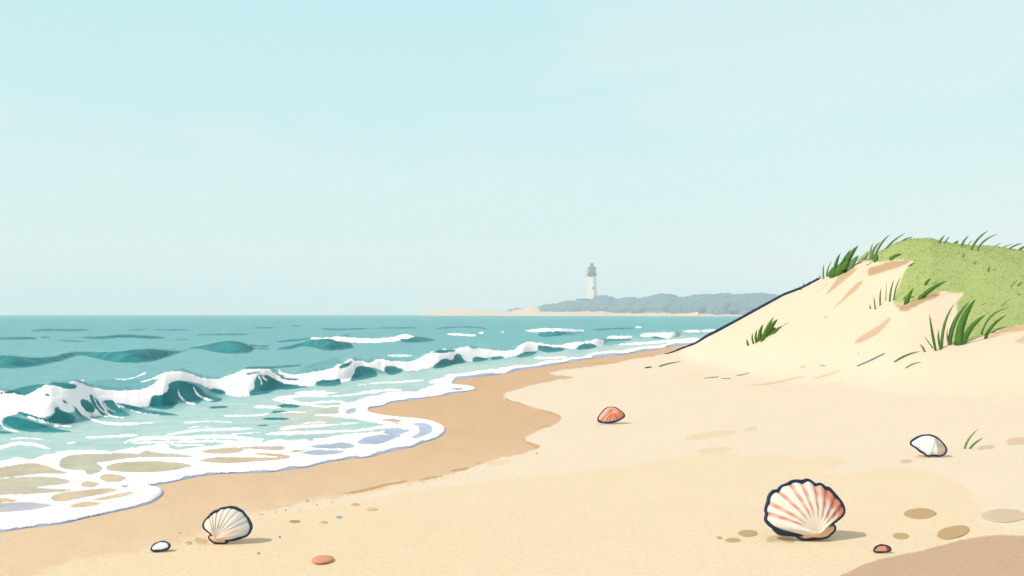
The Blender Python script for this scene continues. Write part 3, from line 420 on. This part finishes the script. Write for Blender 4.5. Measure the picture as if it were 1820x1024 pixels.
tuft('Hh', [(1280,160,1330,110,1388,75,9)], 'thin lone blade on the turf above the smaller arching tuft', 'm', 'grass_sprig')
tuft('Hh', [(60,803,200,720,362,685,24)], 'long fallen grass blade on sand left of the largest tuft', 'm', 'fallen_blade', cat='grass blade', flat=True)
tuft('Hh', [(190,873,270,830,378,808,16)], 'short fallen grass blade, the lower of the two on sand', 'm', 'fallen_blade', cat='grass blade', flat=True)
tuft('R3', [(180,690,225,678,285,668,7)], 'olive fallen grass blade on sand at the foot of the dune', 'o', 'fallen_blade', cat='grass blade', flat=True)
tuft('I', [(408,772,395,720,375,650,44),(508,742,460,640,490,535,38),(560,718,520,600,575,470,50),(610,690,600,520,680,385,80),(660,700,710,480,870,240,78),(700,650,780,440,940,290,120),(760,600,840,520,905,440,150),(880,560,900,470,1040,415,60),(600,690,640,610,660,560,110),(820,580,880,540,950,480,70),(1035,415,1080,365,1140,345,14,'o')], 'bright green tuft alone on the bare sand slope of the dune', 'd')
tuft('D', [(1155,492,1170,330,1420,132,46),(1245,497,1310,390,1495,295,44,'m')], 'two bright green blades in sand beside the white clam', 'l')
# dark line along the seaward edge of the dune
rp = smooth_poly(T('R3', [(205,634),(250,622),(340,590),(400,555),(460,525),(560,470),(650,420),(740,370),(820,340),(900,297)]), False, 6); Vv = []; Ff = []; nS = 8
for i, (x, y) in enumerate(rp):
    Yg = np.arange(8, 17, .02); pp = HOR-(ground(np.full(len(Yg), x), Yg)-H)*F/Yg; Y = Yg[int(np.argmin(pp))]
    if x < 1215: Y = min(Y, HF/(y-HOR+.01)) if y > HOR+20 else Y
    r = .5*Y/F*np.interp(i, [0, 6, 20, len(rp)-1], [1.2, 3.4, 6.8, 5.2]); c = Vector(((x-CX)*Y/F-r*.3, Y, float(ground(x, Y))+r*.55)); r = r*(1+.25*float(fbm(np.array([i*.7]), np.array([0.]), 2)[0]))
    for j in range(nS): a = 2*math.pi*j/nS; Vv.append(c+Vector((-.5*r*math.cos(a)+.0*r, r*math.cos(a)*.85, r*math.sin(a))))
    if i:
        for j in range(nS): Ff.append((nS*(i-1)+j, nS*(i-1)+(j+1) % nS, nS*i+(j+1) % nS, nS*i+j))
tag(link('edge_line', mesh_from('edge_line', Vv, Ff), mat('navy_line', C(8,52,84), .8, .1, mott=.2, mscale=20)), 'dark navy line running up the seaward edge of the dune', 'line')
# ------------------------------------------------------------------ shells
NAVY = mat('shell_navy', C(10,48,82), .5, .3)
def tube(name, pts, r, parent, closed=True, m=NAVY):
    n_ = len(pts); Vv = []; Ff = []; q = 8
    for i in range(n_):
        a = pts[(i-1) % n_ if closed else max(i-1, 0)]; b = pts[(i+1) % n_ if closed else min(i+1, n_-1)]; d = (b-a).normalized()
        u = d.cross(Vector((0,1,0))); u = u.normalized() if u.length > 1e-6 else Vector((1,0,0)); v = d.cross(u)
        rr_ = r(i/n_) if callable(r) else r
        for j in range(q): t = 2*math.pi*j/q; Vv.append(pts[i]+u*rr_*math.cos(t)+v*rr_*math.sin(t))
    for i in range(n_ if closed else n_-1):
        for j in range(q): i2 = (i+1) % n_; Ff.append((q*i+j, q*i+(j+1) % q, q*i2+(j+1) % q, q*i2+j))
    return link(name, mesh_from(name, Vv, Ff), m, parent)
def shell(z, outline, O, basey, valleys, colfn, label, name, cat, lean=28, bulge=.3, rib=.03, rimw=.03, ears=None, earcol=None, rough=.45, under=None, dome=False):
    """outline traced round the shell; the cup leans back from the ground and bulges to the viewer"""
    ox, oy, s = ZM[z]; ol = smooth_poly(np.array(outline, float), True, 6); cxm = ol[:,0].mean(); by = basey
    g = hit(ox+cxm*s, oy+by*s); k = g.y/F*s; la = math.radians(lean); ca, sa = math.cos(la), math.sin(la)
    W = (ol[:,0].max()-ol[:,0].min()); g.z += W*rimw*k*.8; root = empty(name, g)
    def P3(x, y, d):   # picture plane -> leaning plane; d toward the viewer, in traced units
        v = (by-y)/ca; return Vector(((x-cxm)*k, (v*sa-d*ca)*k, (v*ca+d*sa)*k))
    n_ = len(ol); seg = np.sqrt((np.diff(np.vstack([ol, ol[:1]]), axis=0)**2).sum(1)); u = np.concatenate([[0], np.cumsum(seg)[:-1]])
    vi = sorted(int(np.argmin(((ol-np.array(v))**2).sum(1))) for v in valleys); per = u[-1]+seg[-1]
    dv = np.full(n_, 1e9)
    for v in vi: d0 = np.abs(u-u[v]); dv = np.minimum(dv, np.minimum(d0, per-d0))
    gap = (per*.6/max(1, len(vi)))/2 if vi else 1; rv = np.clip(dv/gap, 0, 1) if vi else np.ones(n_)
    hfun = (lambda t: (1-t*t)**.6) if dome or not valleys else (lambda t: (1-t**2.6)**.8*min(1, .35+t*1.6))
    R_ = 18; Vv = []; cc = []; O = np.array(O, float)
    for j in range(R_+1):
        t = j/R_
        for i in range(n_):
            p = O+(ol[i]-O)*t; h = hfun(t); d = W*(bulge*h+rib*t*(1.15-t*.55)*(math.sqrt(rv[i])-.5))+W*.02
            Vv.append(P3(p[0], p[1], d)); cc.append(colfn(p, t, i/n_, rv[i], dv[i]))
    for j in range(R_+1):     # inner side
        t = 1-j/R_
        for i in range(n_): p = O+(ol[i]-O)*t; h = hfun(t); Vv.append(P3(p[0], p[1], W*(bulge*h*.85-.03))); cc.append(C(235,215,200))
    Ff = []
    for j in range(2*R_+1):
        for i in range(n_): a = j*n_+i; b_ = j*n_+(i+1) % n_; Ff.append((a, b_, b_+n_, a+n_))
    me = mesh_from('valve', Vv, Ff); add_c(me, np.array(cc)); link('valve', me, mat(name+'_valve', attr='Col', rough=rough, spec=.25, mott=.04, mscale=60, bump=.15, bscale=120), root)
    tube('rim', [P3(x, y, W*.03) for x, y in ol[::2]], lambda t: W*rimw*k*(.85+.3*math.sin(t*17)**2), root)
    if under:  # navy slab: lower shell thickness, with the shadow there put into its colour
        el = smooth_poly(np.array(under, float), True, 3); ce = el.mean(0); n_e = len(el); Vv = [P3(*(ce+(np.array((x, y))-ce)*t), W*d) for t, d in ((0,.05),(.8,.045),(1,.01),(1,-.04),(0,-.04)) for x, y in el]
        link('lower_edge_shade', mesh_from('lower_edge_shade', Vv, [(j*n_e+i, j*n_e+(i+1) % n_e, (j+1)*n_e+(i+1) % n_e, (j+1)*n_e+i) for j in range(4) for i in range(n_e)]), NAVY, root)
    if ears:
        el = smooth_poly(np.array(ears, float), True, 4); ce = el.mean(0); Vv = []; Ff = []; n_e = len(el)
        for t, d in ((0,.075),(.5,.07),(.85,.05),(1,.0),(1,-.05),(0,-.05)):
            for x, y in el: q = ce+(np.array((x, y))-ce)*t; Vv.append(P3(q[0], q[1], W*d))
        for j in range(5):
            for i in range(n_e): a = j*n_e+i; b_ = j*n_e+(i+1) % n_e; Ff.append((a, b_, b_+n_e, a+n_e))
        link('hinge', mesh_from('hinge', Vv, Ff), mat(name+'_hinge', earcol, .5, .25, mott=.12, mscale=40), root)
        tube('hinge_rim', [P3(x, y, 0) for x, y in el[::1]], W*rimw*k*.9, root)
    return tag(root, label, cat)
mixc = lambda a, b, t: tuple(a[i]*(1-t)+b[i]*t for i in range(3))
def sstep(a, b, x): t = max(0, min(1, (x-a)/(b-a))); return t*t*(3-2*t)
def big_col(p, t, f, rv, dv):
    right = sstep(640, 960, p[0]); c = mixc(C(255,247,232), C(222,205,190), right*.7*sstep(.15, .9, t)); c = mixc(c, C(238,150,118), right*sstep(.62, .8, t)*.95)
    st = sstep(34, 17, dv*(.45+t*.55))*sstep(.2, .42, t); st *= .75+.25*math.sin(t*23+f*60); c = mixc(c, mixc(C(238,152,120), C(196,96,82), right), max(0, st)*.95)
    return mixc(c, C(252,218,168), sstep(.28, .05, t)*.6)
shell('A', [(520,742),(400,715),(300,690),(215,655),(165,610),(150,580),(165,520),(160,480),(200,390),(220,340),(270,290),(320,280),(370,235),(440,210),(500,182),(560,178),(620,182),(680,166),(730,186),(770,214),(830,210),(880,250),(920,260),(970,315),(1010,360),(1050,420),(1062,480),(1040,530),(980,575),(910,620),(860,665),(800,720),(720,755),(620,760)], (725,725), 790,
  [(178,520),(205,405),(325,280),(470,198),(612,184),(760,208),(895,255),(990,340),(1045,430)], big_col, 'largest scallop shell, cream with coral stripes, standing by tan stones', 'scallop_shell', 'shell', lean=24, bulge=.11, rib=.04, rimw=.023,
  ears=[(500,735),(560,728),(700,745),(790,720),(860,680),(905,645),(935,650),(930,690),(880,730),(820,765),(690,778),(560,782),(505,760)], earcol=C(250,200,152), under=[(225,672),(300,690),(400,700),(500,725),(540,745),(480,752),(380,745),(300,738),(265,715)])
def left_col(p, t, f, rv, dv):
    c = mixc(C(248,236,220), C(206,208,200), sstep(600, 1000, p[0])*.9); st = sstep(15, 5, dv*(.3+t*.9))*sstep(.15, .4, t); c = mixc(c, mixc(C(120,104,100), C(140,170,190), sstep(450, 700, p[0])), st*.8)
    pk = math.exp(-((p[1]-(760-.42*(p[0]-480)))/32)**2)*sstep(520, 600, p[0])*sstep(900, 800, p[0]); c = mixc(c, C(245,178,152), pk*.8)
    return mixc(c, C(252,206,172), sstep(.25, .05, t)*.8)
shell('B', [(380,690),(300,625),(250,590),(205,550),(190,500),(210,440),(270,370),(320,318),(380,285),(430,270),(480,235),(560,222),(640,212),(720,222),(800,250),(880,290),(930,340),(990,400),(1022,450),(1060,520),(1065,570),(1040,640),(990,690),(920,712),(840,735),(760,755),(650,765),(520,770),(430,750)], (450,720), 815,
  [(265,375),(320,320),(405,278),(540,225),(675,215),(815,258),(945,355),(1020,450)], left_col, 'white ribbed scallop shell with a peach hinge, standing on damp sand', 'scallop_shell', 'shell', lean=24, bulge=.11, rib=.04, rimw=.031,
  ears=[(330,690),(400,695),(480,740),(560,740),(650,735),(665,765),(620,800),(520,805),(420,795),(340,750),(312,715)], earcol=C(252,202,166))
def red_col(p, t, f, rv, dv):
    c = mixc(C(252,182,150), C(232,124,86), sstep(880, 1080, p[0])*.9); st = sstep(26, 8, dv*(.5+t*.5)); c = mixc(c, C(222,104,74), st*.95*sstep(.1, .3, t))
    return mixc(c, C(252,226,205), sstep(.55, 1., t)*(1-st)*.8*math.exp(-((p[0]-850)/170)**2))
shell('Cc', [(560,590),(556,640),(590,672),(680,688),(780,692),(900,676),(1000,650),(1100,600),(1150,560),(1150,520),(1100,460),(1000,398),(930,375),(870,370),(800,376),(720,420),(640,490),(590,550)], (880,470), 700,
  [(600,680),(730,690),(790,692),(850,686),(920,672),(980,656),(1040,632)], red_col, 'small coral ribbed shell with domed back, alone on pale sand', 'ribbed_shell', 'shell', lean=34, bulge=.15, rib=.04, rimw=.036)
def clam_col(p, t, f, rv, dv):
    r = sstep(640, 700, p[0]); c = mixc(C(254,254,250), C(226,188,158), r*.9); c = mixc(c, C(150,158,162), sstep(20, 6, abs(p[0]-(660+(610-p[1])*.1)))*.6); c = mixc(c, C(140,150,158), sstep(26, 8, abs(p[0]-610-(480-p[1])*.5))*.4)
    return mixc(c, C(150,160,166), r*math.exp(-((p[1]-470)/45)**2)*.5)
shell('D', [(220,430),(240,392),(330,340),(430,300),(520,288),(600,292),(700,330),(770,390),(822,460),(842,530),(812,592),(750,630),(680,638),(580,628),(520,638),(470,630),(420,590),(370,560),(300,500),(240,462)], (560,560), 645,
  [], clam_col, 'white clam shell with a peach and grey end, near two blades', 'clam_shell', 'shell', lean=24, bulge=.11, rib=0, rimw=.032)
shell('E', [(135,187),(160,157),(210,142),(260,150),(283,172),(270,190),(220,201),(160,203)], (205,178), 203, [], lambda p, t, f, rv, dv: C(252,252,250), 'tiny white oval shell with a navy rim, left of the ribbed scallop', 'oval_shell', 'shell', lean=45, bulge=.15, rib=0, rimw=.075)
shell('R6', [(982,757),(1000,737),(1030,728),(1060,733),(1080,748),(1060,762),(1000,764)], (1028,748), 765, [], lambda p, t, f, rv, dv: mixc(C(246,160,112), C(60,70,90), sstep(1048, 1060, p[0])*.8), 'tiny orange shell with a dark rim below the largest scallop', 'oval_shell', 'shell', lean=25, bulge=.03, rib=0, rimw=.05)
# ------------------------------------------------------------------ stones and specks
def stone(z, cx_, cy_, w_, h_, c, label, name='flat_stone', cat='stone', group=None, rot=0, hgt=.18, dark=None, sink=.35):
    ox, oy, s = ZM[z]; px, py = ox+cx_*s, oy+cy_*s; g = hit(px, py); k = g.y/F; rx = w_*s*.5*k
    g1 = hit(px, py+h_*s*.5); g0 = hit(px, py-h_*s*.5); ry = max((g0.y-g1.y)*.5, rx*.3); g.y = (g0.y+g1.y)/2; g.x = (px-CX)*g.y/F
    Vv = []; Ff = []; nu, nv = 28, 9; seed = random.random()*50
    for j in range(nv+1):
        ph = math.pi*j/nv
        for i in range(nu):
            th = 2*math.pi*i/nu; r = 1+.10*mnoise.noise(Vector((math.cos(th)*1.4+seed, math.sin(th)*1.4, j*.12))); x = math.sin(ph)**.7*math.cos(th)*r*rx; y = math.sin(ph)**.7*math.sin(th)*r*ry
            y += (x/k)*math.tan(math.radians(rot))*(ry/(h_*s*.5)); x += y*g.x/g.y
            Vv.append((x, y, (math.cos(ph))*rx*hgt*.5+rx*hgt*(.5-sink)))
    for j in range(nv):
        for i in range(nu): a = j*nu+i; b_ = j*nu+(i+1) % nu; Ff.append((a, a+nu, b_+nu, b_))
    o = link(name, mesh_from(name, Vv, Ff), mat(name+'_surface', c, .9, .1, mott=.07, mscale=30, bump=.2, bscale=90)); o.location = g
    return tag(o, label, cat, group)
TAN = C(206,176,128)
stone('R6', 1240, 546, 178, 62, TAN, 'flat tan oval stone, upper left of the group near the corner', hgt=.07, sink=.42)
stone('R6', 1427, 652, 188, 74, TAN, 'tilted tan oval stone on the edge of the darker brown sand', rot=11, hgt=.07, sink=.42)
stone('R6', 1132, 672, 96, 38, TAN, 'smallest tan stone right of the largest scallop\'s shadow', hgt=.07, sink=.42)
stone('R6', 1712, 560, 270, 72, C(226,204,172), 'pale wide stone running off the right edge of the picture', hgt=.05, sink=.44)
stone('R6', 280, 657, 112, 42, TAN, 'tan oval stone just left of the largest scallop', hgt=.08, sink=.42, group=None)
stone('R6', 125, 679, 44, 26, TAN, 'little round tan stone farthest left of the largest scallop', hgt=.1, sink=.42)
stone('R6', 195, 697, 86, 28, TAN, 'low wedge-like tan stone between the round and oval ones', hgt=.08, sink=.42)
stone('E', 1597, 288, 188, 60, C(232,168,128), 'smooth orange-brown pebble resting on foreground sand', 'pebble', 'pebble', hgt=.42, sink=.05, rot=5)
stone('R5', 1362, 437, 54, 15, C(196,160,104), 'small brown pebble on sand right of the ribbed scallop, the widest there', 'pebble', 'pebble', hgt=.12)
stone('R5', 1498, 441, 34, 12, C(222,188,134), 'small yellow-tan pebble below the blue fleck', 'pebble', 'pebble', hgt=.12)
stone('R5', 1642, 360, 44, 13, C(222,188,134), 'small tan pebble below the brown streak in the sand', 'pebble', 'pebble', hgt=.12)
stone('R5', 1720, 382, 50, 12, C(228,200,152), 'pale tan pebble, rightmost of the small ones', 'pebble', 'pebble', hgt=.12)
stone('R5', 1568, 417, 30, 12, C(140,180,195), 'tiny blue fleck of shell among the small pebbles', 'pebble', 'pebble', hgt=.12)
stone('R5', 873, 537, 30, 13, C(218,186,138), 'tiny tan pebble just left of the ribbed scallop', 'pebble', 'pebble', hgt=.12)
stone('R5', 925, 547, 12, 10, C(218,186,138), 'tan grain between the tiny pebble and ribbed scallop', 'pebble', 'pebble', hgt=.12)
stone('R5', 1272, 395, 18, 8, C(206,172,120), 'tan grain right of the ribbed scallop\'s top', 'pebble', 'pebble', hgt=.12)
stone('R5', 1207, 405, 34, 7, C(214,180,128), 'flat tan sliver close beside the ribbed scallop', 'pebble', 'pebble', hgt=.12)
for x, y in [(1420,343),(1385,383),(1465,360),(1485,390),(1535,350),(1437,378),(1320,385)]: stone('R5', x, y, 9, 7, C(176,150,118), 'tiny brown speck of grit on sand among the small pebbles', 'grit', 'grit', 'grit among the small pebbles', hgt=.3)
for x, y in [(830,490),(815,508),(515,595),(475,597),(438,605),(497,628),(238,652),(200,672)]: stone('R5', x, y, 8, 6, C(160,140,118), 'tiny dark speck of grit on sand near the white oval shell', 'grit', 'grit', 'grit near the white oval shell', hgt=.3)
for x, y in [(392,627),(325,643)]: stone('R5', x, y, 11, 8, C(90,110,150), 'tiny blue speck on sand left of the white oval shell', 'grit', 'grit', 'blue specks left of the oval shell', hgt=.3)
for x, y in [(1293,508),(1195,585)]: stone('R5', x, y, 11, 8, C(150,130,110), 'tiny grey speck on open sand right of the ribbed scallop', 'grit', 'grit', 'grey specks right of the ribbed scallop', hgt=.3)
stone('R2', 1368, 804, 10, 8, C(196,150,96), 'tiny brown grain beside the wet sand edge', 'grit', 'grit', hgt=.3)
stone('R3', 1076, 630, 7, 5, C(120,110,100), 'tiny grey grain on sand above the blue-grey stick', 'grit', 'grit', hgt=.3)
stone('F', 648, 535, 78, 50, (.004,.004,.005), 'black lump painted as a dark hole under the dense dark clump', 'hole_shade_lump', 'hole_shade_lump', hgt=.6, sink=.2)  # solid lump; the darkness of the hole is put into its colour
# sticks
STK = [((1070,688),(1193,632),8,(140,150,168),'long blue-grey stick lying on the slope left of the largest tuft'), ((530,730),(585,716),4,(160,156,150),'short thin grey stick at the dune foot, rightmost of the small three'), ((385,742),(447,736),5,(186,176,150),'short tan-grey stick at the dune foot, leftmost of the small three'), ((458,743),(503,744),4,(150,140,120),'short brown twig at the dune foot, middle of the small three'), ((118,696),(145,692),7,(96,104,124),'tiny dark stick near the shore end of the dune'), ((902,688),(925,685),6,(176,180,196),'tiny pale grey stick between the sand streaks')]
for a, b_, wz_, c, lb in STK:
    q = T('R3', [a, b_]); p0 = hit(*q[0]); p1 = hit(*q[1]); k = p0.y/F*ZM['R3'][2]*wz_*.5; ctr = (p0+p1)/2
    pts = [p0.lerp(p1, t)-ctr+Vector((0, 0, k*.7+(float(ground(CX+p0.lerp(p1, t).x*F/p0.lerp(p1, t).y, p0.lerp(p1, t).y))-p0.lerp(p1, t).z))) for t in np.linspace(0, 1, 9)]
    o = tube('stick', pts, lambda t, k=k: k*(.35+.65*math.sin(math.pi*min(.98, t*.9+.08))**.5), None, False, mat('stick_wood', C(*c), .9, .1, mott=.1)); o.location = ctr; tag(o, lb, 'stick')
# ------------------------------------------------------------------ far headland, wood and lighthouse
def strip(name, top, Yf, Yd, m, zf=0, lump=0):
    """low land: front edge at distance Yf(x), rises to the traced top line over the depth Yd, falls behind"""
    tp = smooth_poly(top, False, 6); xs = tp[:,0]; Vv = []; R_ = [(0,0),(.08,.22),(.25,.55),(.5,.85),(.75,1),(1.1,1),(1.6,.7),(2.2,0)]; n_ = len(xs)
    for dt, hs in R_:
        for i in range(n_):
            Y = Yf(xs[i])+dt*Yd; zt = H-(tp[i,1]-HOR)*(Yf(xs[i])+.75*Yd)/F; z = -.3+(zt+.3)*hs
            if 0 < hs: z += lump*mnoise.noise(Vector((xs[i]*.2, dt*6, 1.3)))
            Vv.append(((xs[i]-CX)*Y/F, Y, z))
    Ff = [(j*n_+i, j*n_+i+1, (j+1)*n_+i+1, (j+1)*n_+i) for j in range(len(R_)-1) for i in range(n_-1)]
    return link(name, mesh_from(name, Vv, Ff), m)
Yfar = lambda x: float(np.interp(x, [740,1000,1300,1400,2600], [420,330,262,240,200]))
struct(strip('headland', np.vstack([T('R4', [(40,302),(60,297),(110,288),(150,283),(210,279),(270,281),(320,282),(420,288),(500,276),(540,264),(570,268),(600,284),(700,284),(800,282),(865,278),(890,286),(1000,290),(1100,286),(1140,284),(1160,290),(1230,288),(1290,280),(1310,292),(1500,296),(1600,296),(1800,296)]), [(1700,556),(2600,556)]]), Yfar, 26, mat('far_sand', C(248,214,184), .95, .05, mott=.06, mscale=.05), lump=.1))
WT = smooth_poly(np.vstack([T('R4', [(455,278),(480,273),(520,273),(560,270),(600,262),(625,251),(660,258),(690,243),(740,240),(760,235),(790,236),(830,232),(860,216),(880,220),(900,236),(930,233),(960,228),(985,220),(1010,233),(1060,225),(1100,212),(1160,210),(1200,225),(1250,220),(1300,212),(1350,214),(1400,207),(1460,212),(1500,210),(1560,208),(1620,212),(1690,220),(1800,222)]), [(1600,528),(1900,530),(2400,528)]]), False, 4)
Vv = []; Ff = []; rr2 = random.Random(8)
import bmesh
bmi = bmesh.new(); bmesh.ops.create_icosphere(bmi, subdivisions=3, radius=1); IV = [v.co.copy() for v in bmi.verts]; IF = [[v.index for v in f.verts] for f in bmi.faces]; bmi.free()
def clump(x, y, z, rx, rz):
    o = len(Vv); sd_ = rr2.random()*99
    for c in IV: q = 1+.22*mnoise.noise(c*2.2+Vector((sd_,0,0)))+.12*mnoise.noise(c*6+Vector((0,sd_,0))); Vv.append((x+c.x*rx*q, y+c.y*rx*q, z+c.z*rz*q))
    Ff.extend([[o+i for i in f] for f in IF])
x = 910.0
while x < 2300:
    yt = float(np.interp(x, WT[:,0], WT[:,1])); base_y = float(np.interp(x, [910,1050,1120,1400], [553,552.5,555.5,556]))
    for row, dY in ((0, 14), (1, 20), (2, 27)):
        Y = Yfar(x)+dY+rr2.uniform(-2, 2); zt = H-(yt-HOR)*Y/F; frac = (.62, .85, 1.0)[row]; topz = .3+(zt-.3)*frac
        r = max(.5, min(2.6, topz*.5))*rr2.uniform(.8, 1.1); cx_ = (x+rr2.uniform(-3, 3)-CX)*Y/F
        clump(cx_, Y, topz-r*.95, r*1.35, r*.95)
        zz_ = topz-r*1.9
        while zz_ > .2: clump(cx_+rr2.uniform(-1, 1), Y-1, zz_, r*1.3, r); zz_ -= r*1.1
    x += rr2.uniform(6, 10) if x < 1500 else 20
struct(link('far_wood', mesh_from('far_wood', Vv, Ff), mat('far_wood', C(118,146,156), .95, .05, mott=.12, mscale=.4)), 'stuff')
# lighthouse
LY = 344.0; ks = LY/F; lx0 = (960+672*.13667-CX)*ks; zpx = lambda y: H-(440+y*.13667-HOR)*ks; wpx = lambda a: a*.13667*ks
lh = empty('lighthouse', (lx0, LY, 0)); tag(lh, 'tall white lighthouse with dark lantern top above the far wood', 'lighthouse')
def lathe(name, prof, m, sides=8, rot=0, parent=lh, smooth=False):
    Vv = []; Ff = []
    for r, z in prof:
        for i in range(sides): a = rot+2*math.pi*(i+.5)/sides; Vv.append((r*math.cos(a), r*math.sin(a), z))
    for j in range(len(prof)-1):
        for i in range(sides): Ff.append((j*sides+i, j*sides+(i+1) % sides, (j+1)*sides+(i+1) % sides, (j+1)*sides+i))
    Ff.append(tuple(range(sides))[::-1]); Ff.append(tuple((len(prof)-1)*sides+i for i in range(sides)))
    return link(name, mesh_from(name, Vv, Ff), m, parent, smooth)
mw = mat('tower_white', (.93,.85,.72), .8, .1, mott=.03, mscale=1); mt = mat('lantern_teal', (.04,.20,.26), .6, .3); mg = mat('lantern_glass', (.35,.45,.5), .2, .5)
z0, z1 = .2, zpx(378); r0 = wpx(150)/2*1.06; r1 = wpx(116)/2
lathe('tower', [(r0*1.09, z0), (r1*1.03, z1)], mw, 4, math.radians(-120.5))
lathe('gallery', [(wpx(112)/2, z1), (wpx(134)/2, z1+.12*wpx(100)), (wpx(136)/2, zpx(345)), (wpx(120)/2, zpx(342))], mt, 16)
lathe('lantern_room', [(wpx(84)/2, zpx(343)), (wpx(84)/2, zpx(275))], mg, 8, .2)
for i in range(8):
    a = .2+2*math.pi*(i+.5)/8; r = wpx(98)/2; o = lathe('mullion', [(.11, zpx(343)), (.11, zpx(272))], mt, 6); o.location = (r*math.cos(a), r*math.sin(a), 0)
lathe('roof', [(wpx(112)/2, zpx(276)), (wpx(114)/2, zpx(262)), (wpx(52)/2, zpx(258)), (wpx(44)/2, zpx(228)), (wpx(30)/2, zpx(212)), (wpx(12)/2, zpx(205)), (.05, zpx(198))], mt, 16, smooth=True)
o = lathe('railing', [(wpx(128)/2, zpx(325)), (wpx(130)/2, zpx(322)), (wpx(128)/2, zpx(319))], mt, 16)
for zc in (.3, .62):
    wv = link('window', mesh_from('window', [(x_, y_, z_) for x_ in (-.25,.25) for y_ in (-.12,.12) for z_ in (-.4,.4)], [(0,1,3,2),(4,6,7,5),(0,4,5,1),(2,3,7,6),(0,2,6,4),(1,5,7,3)]), mt, lh, False)
    zz_ = z0+(z1-z0)*zc+1; rr_ = r0*1.06+(r1-r0*1.06)*((zz_-z0)/(z1-z0)); wv.location = (.35, -rr_*.95, zz_)
# keeper's house beside the tower
kh = empty('keeper_house', (lx0-wpx(120), LY-2, 0)); tag(kh, 'low flat-topped building at the left foot of the lighthouse', 'house')
zt = zpx(672); hw = wpx(80)
link('wall', mesh_from('wall', [(x_, y_, z_) for x_ in (-hw,hw) for y_ in (-1.5,1.5) for z_ in (.2,zt-.3)], [(0,1,3,2),(4,6,7,5),(0,4,5,1),(2,3,7,6),(0,2,6,4),(1,5,7,3)]), mat('house_wall', (.4,.42,.42), .9, .1), kh, False)
link('roof', mesh_from('roof', [(x_*1.06, y_*1.08, z_) for x_ in (-hw,hw) for y_ in (-1.5,1.5) for z_ in (zt-.298,zt)], [(0,1,3,2),(4,6,7,5),(0,4,5,1),(2,3,7,6),(0,2,6,4),(1,5,7,3)]), mat('house_roof', (.2,.24,.26), .9, .1), kh, False)
# ------------------------------------------------------------------ haze
HZ = 0.0018
x0, x1, y0, y1, zb, zt_ = -1260, 1260, -120, 960, -1.2, 22
hz = link('haze', mesh_from('haze', [(x_, y_, z_) for x_ in (x0,x1) for y_ in (y0,y1) for z_ in (zb,zt_)], [(0,1,3,2),(4,6,7,5),(0,4,5,1),(2,3,7,6),(0,2,6,4),(1,5,7,3)]), None, None, False)
hm = bpy.data.materials.new('haze'); hm.use_nodes = True; hn = hm.node_tree; hn.nodes.remove(hn.nodes['Principled BSDF']); pv = hn.nodes.new('ShaderNodeVolumePrincipled')
pv.inputs['Color'].default_value = (.97,.99,1,1); pv.inputs['Density'].default_value = HZ; pv.inputs['Anisotropy'].default_value = .0
hn.links.new(pv.outputs[0], hn.nodes['Material Output'].inputs['Volume']); hz.data.materials.append(hm); struct(hz, 'stuff')
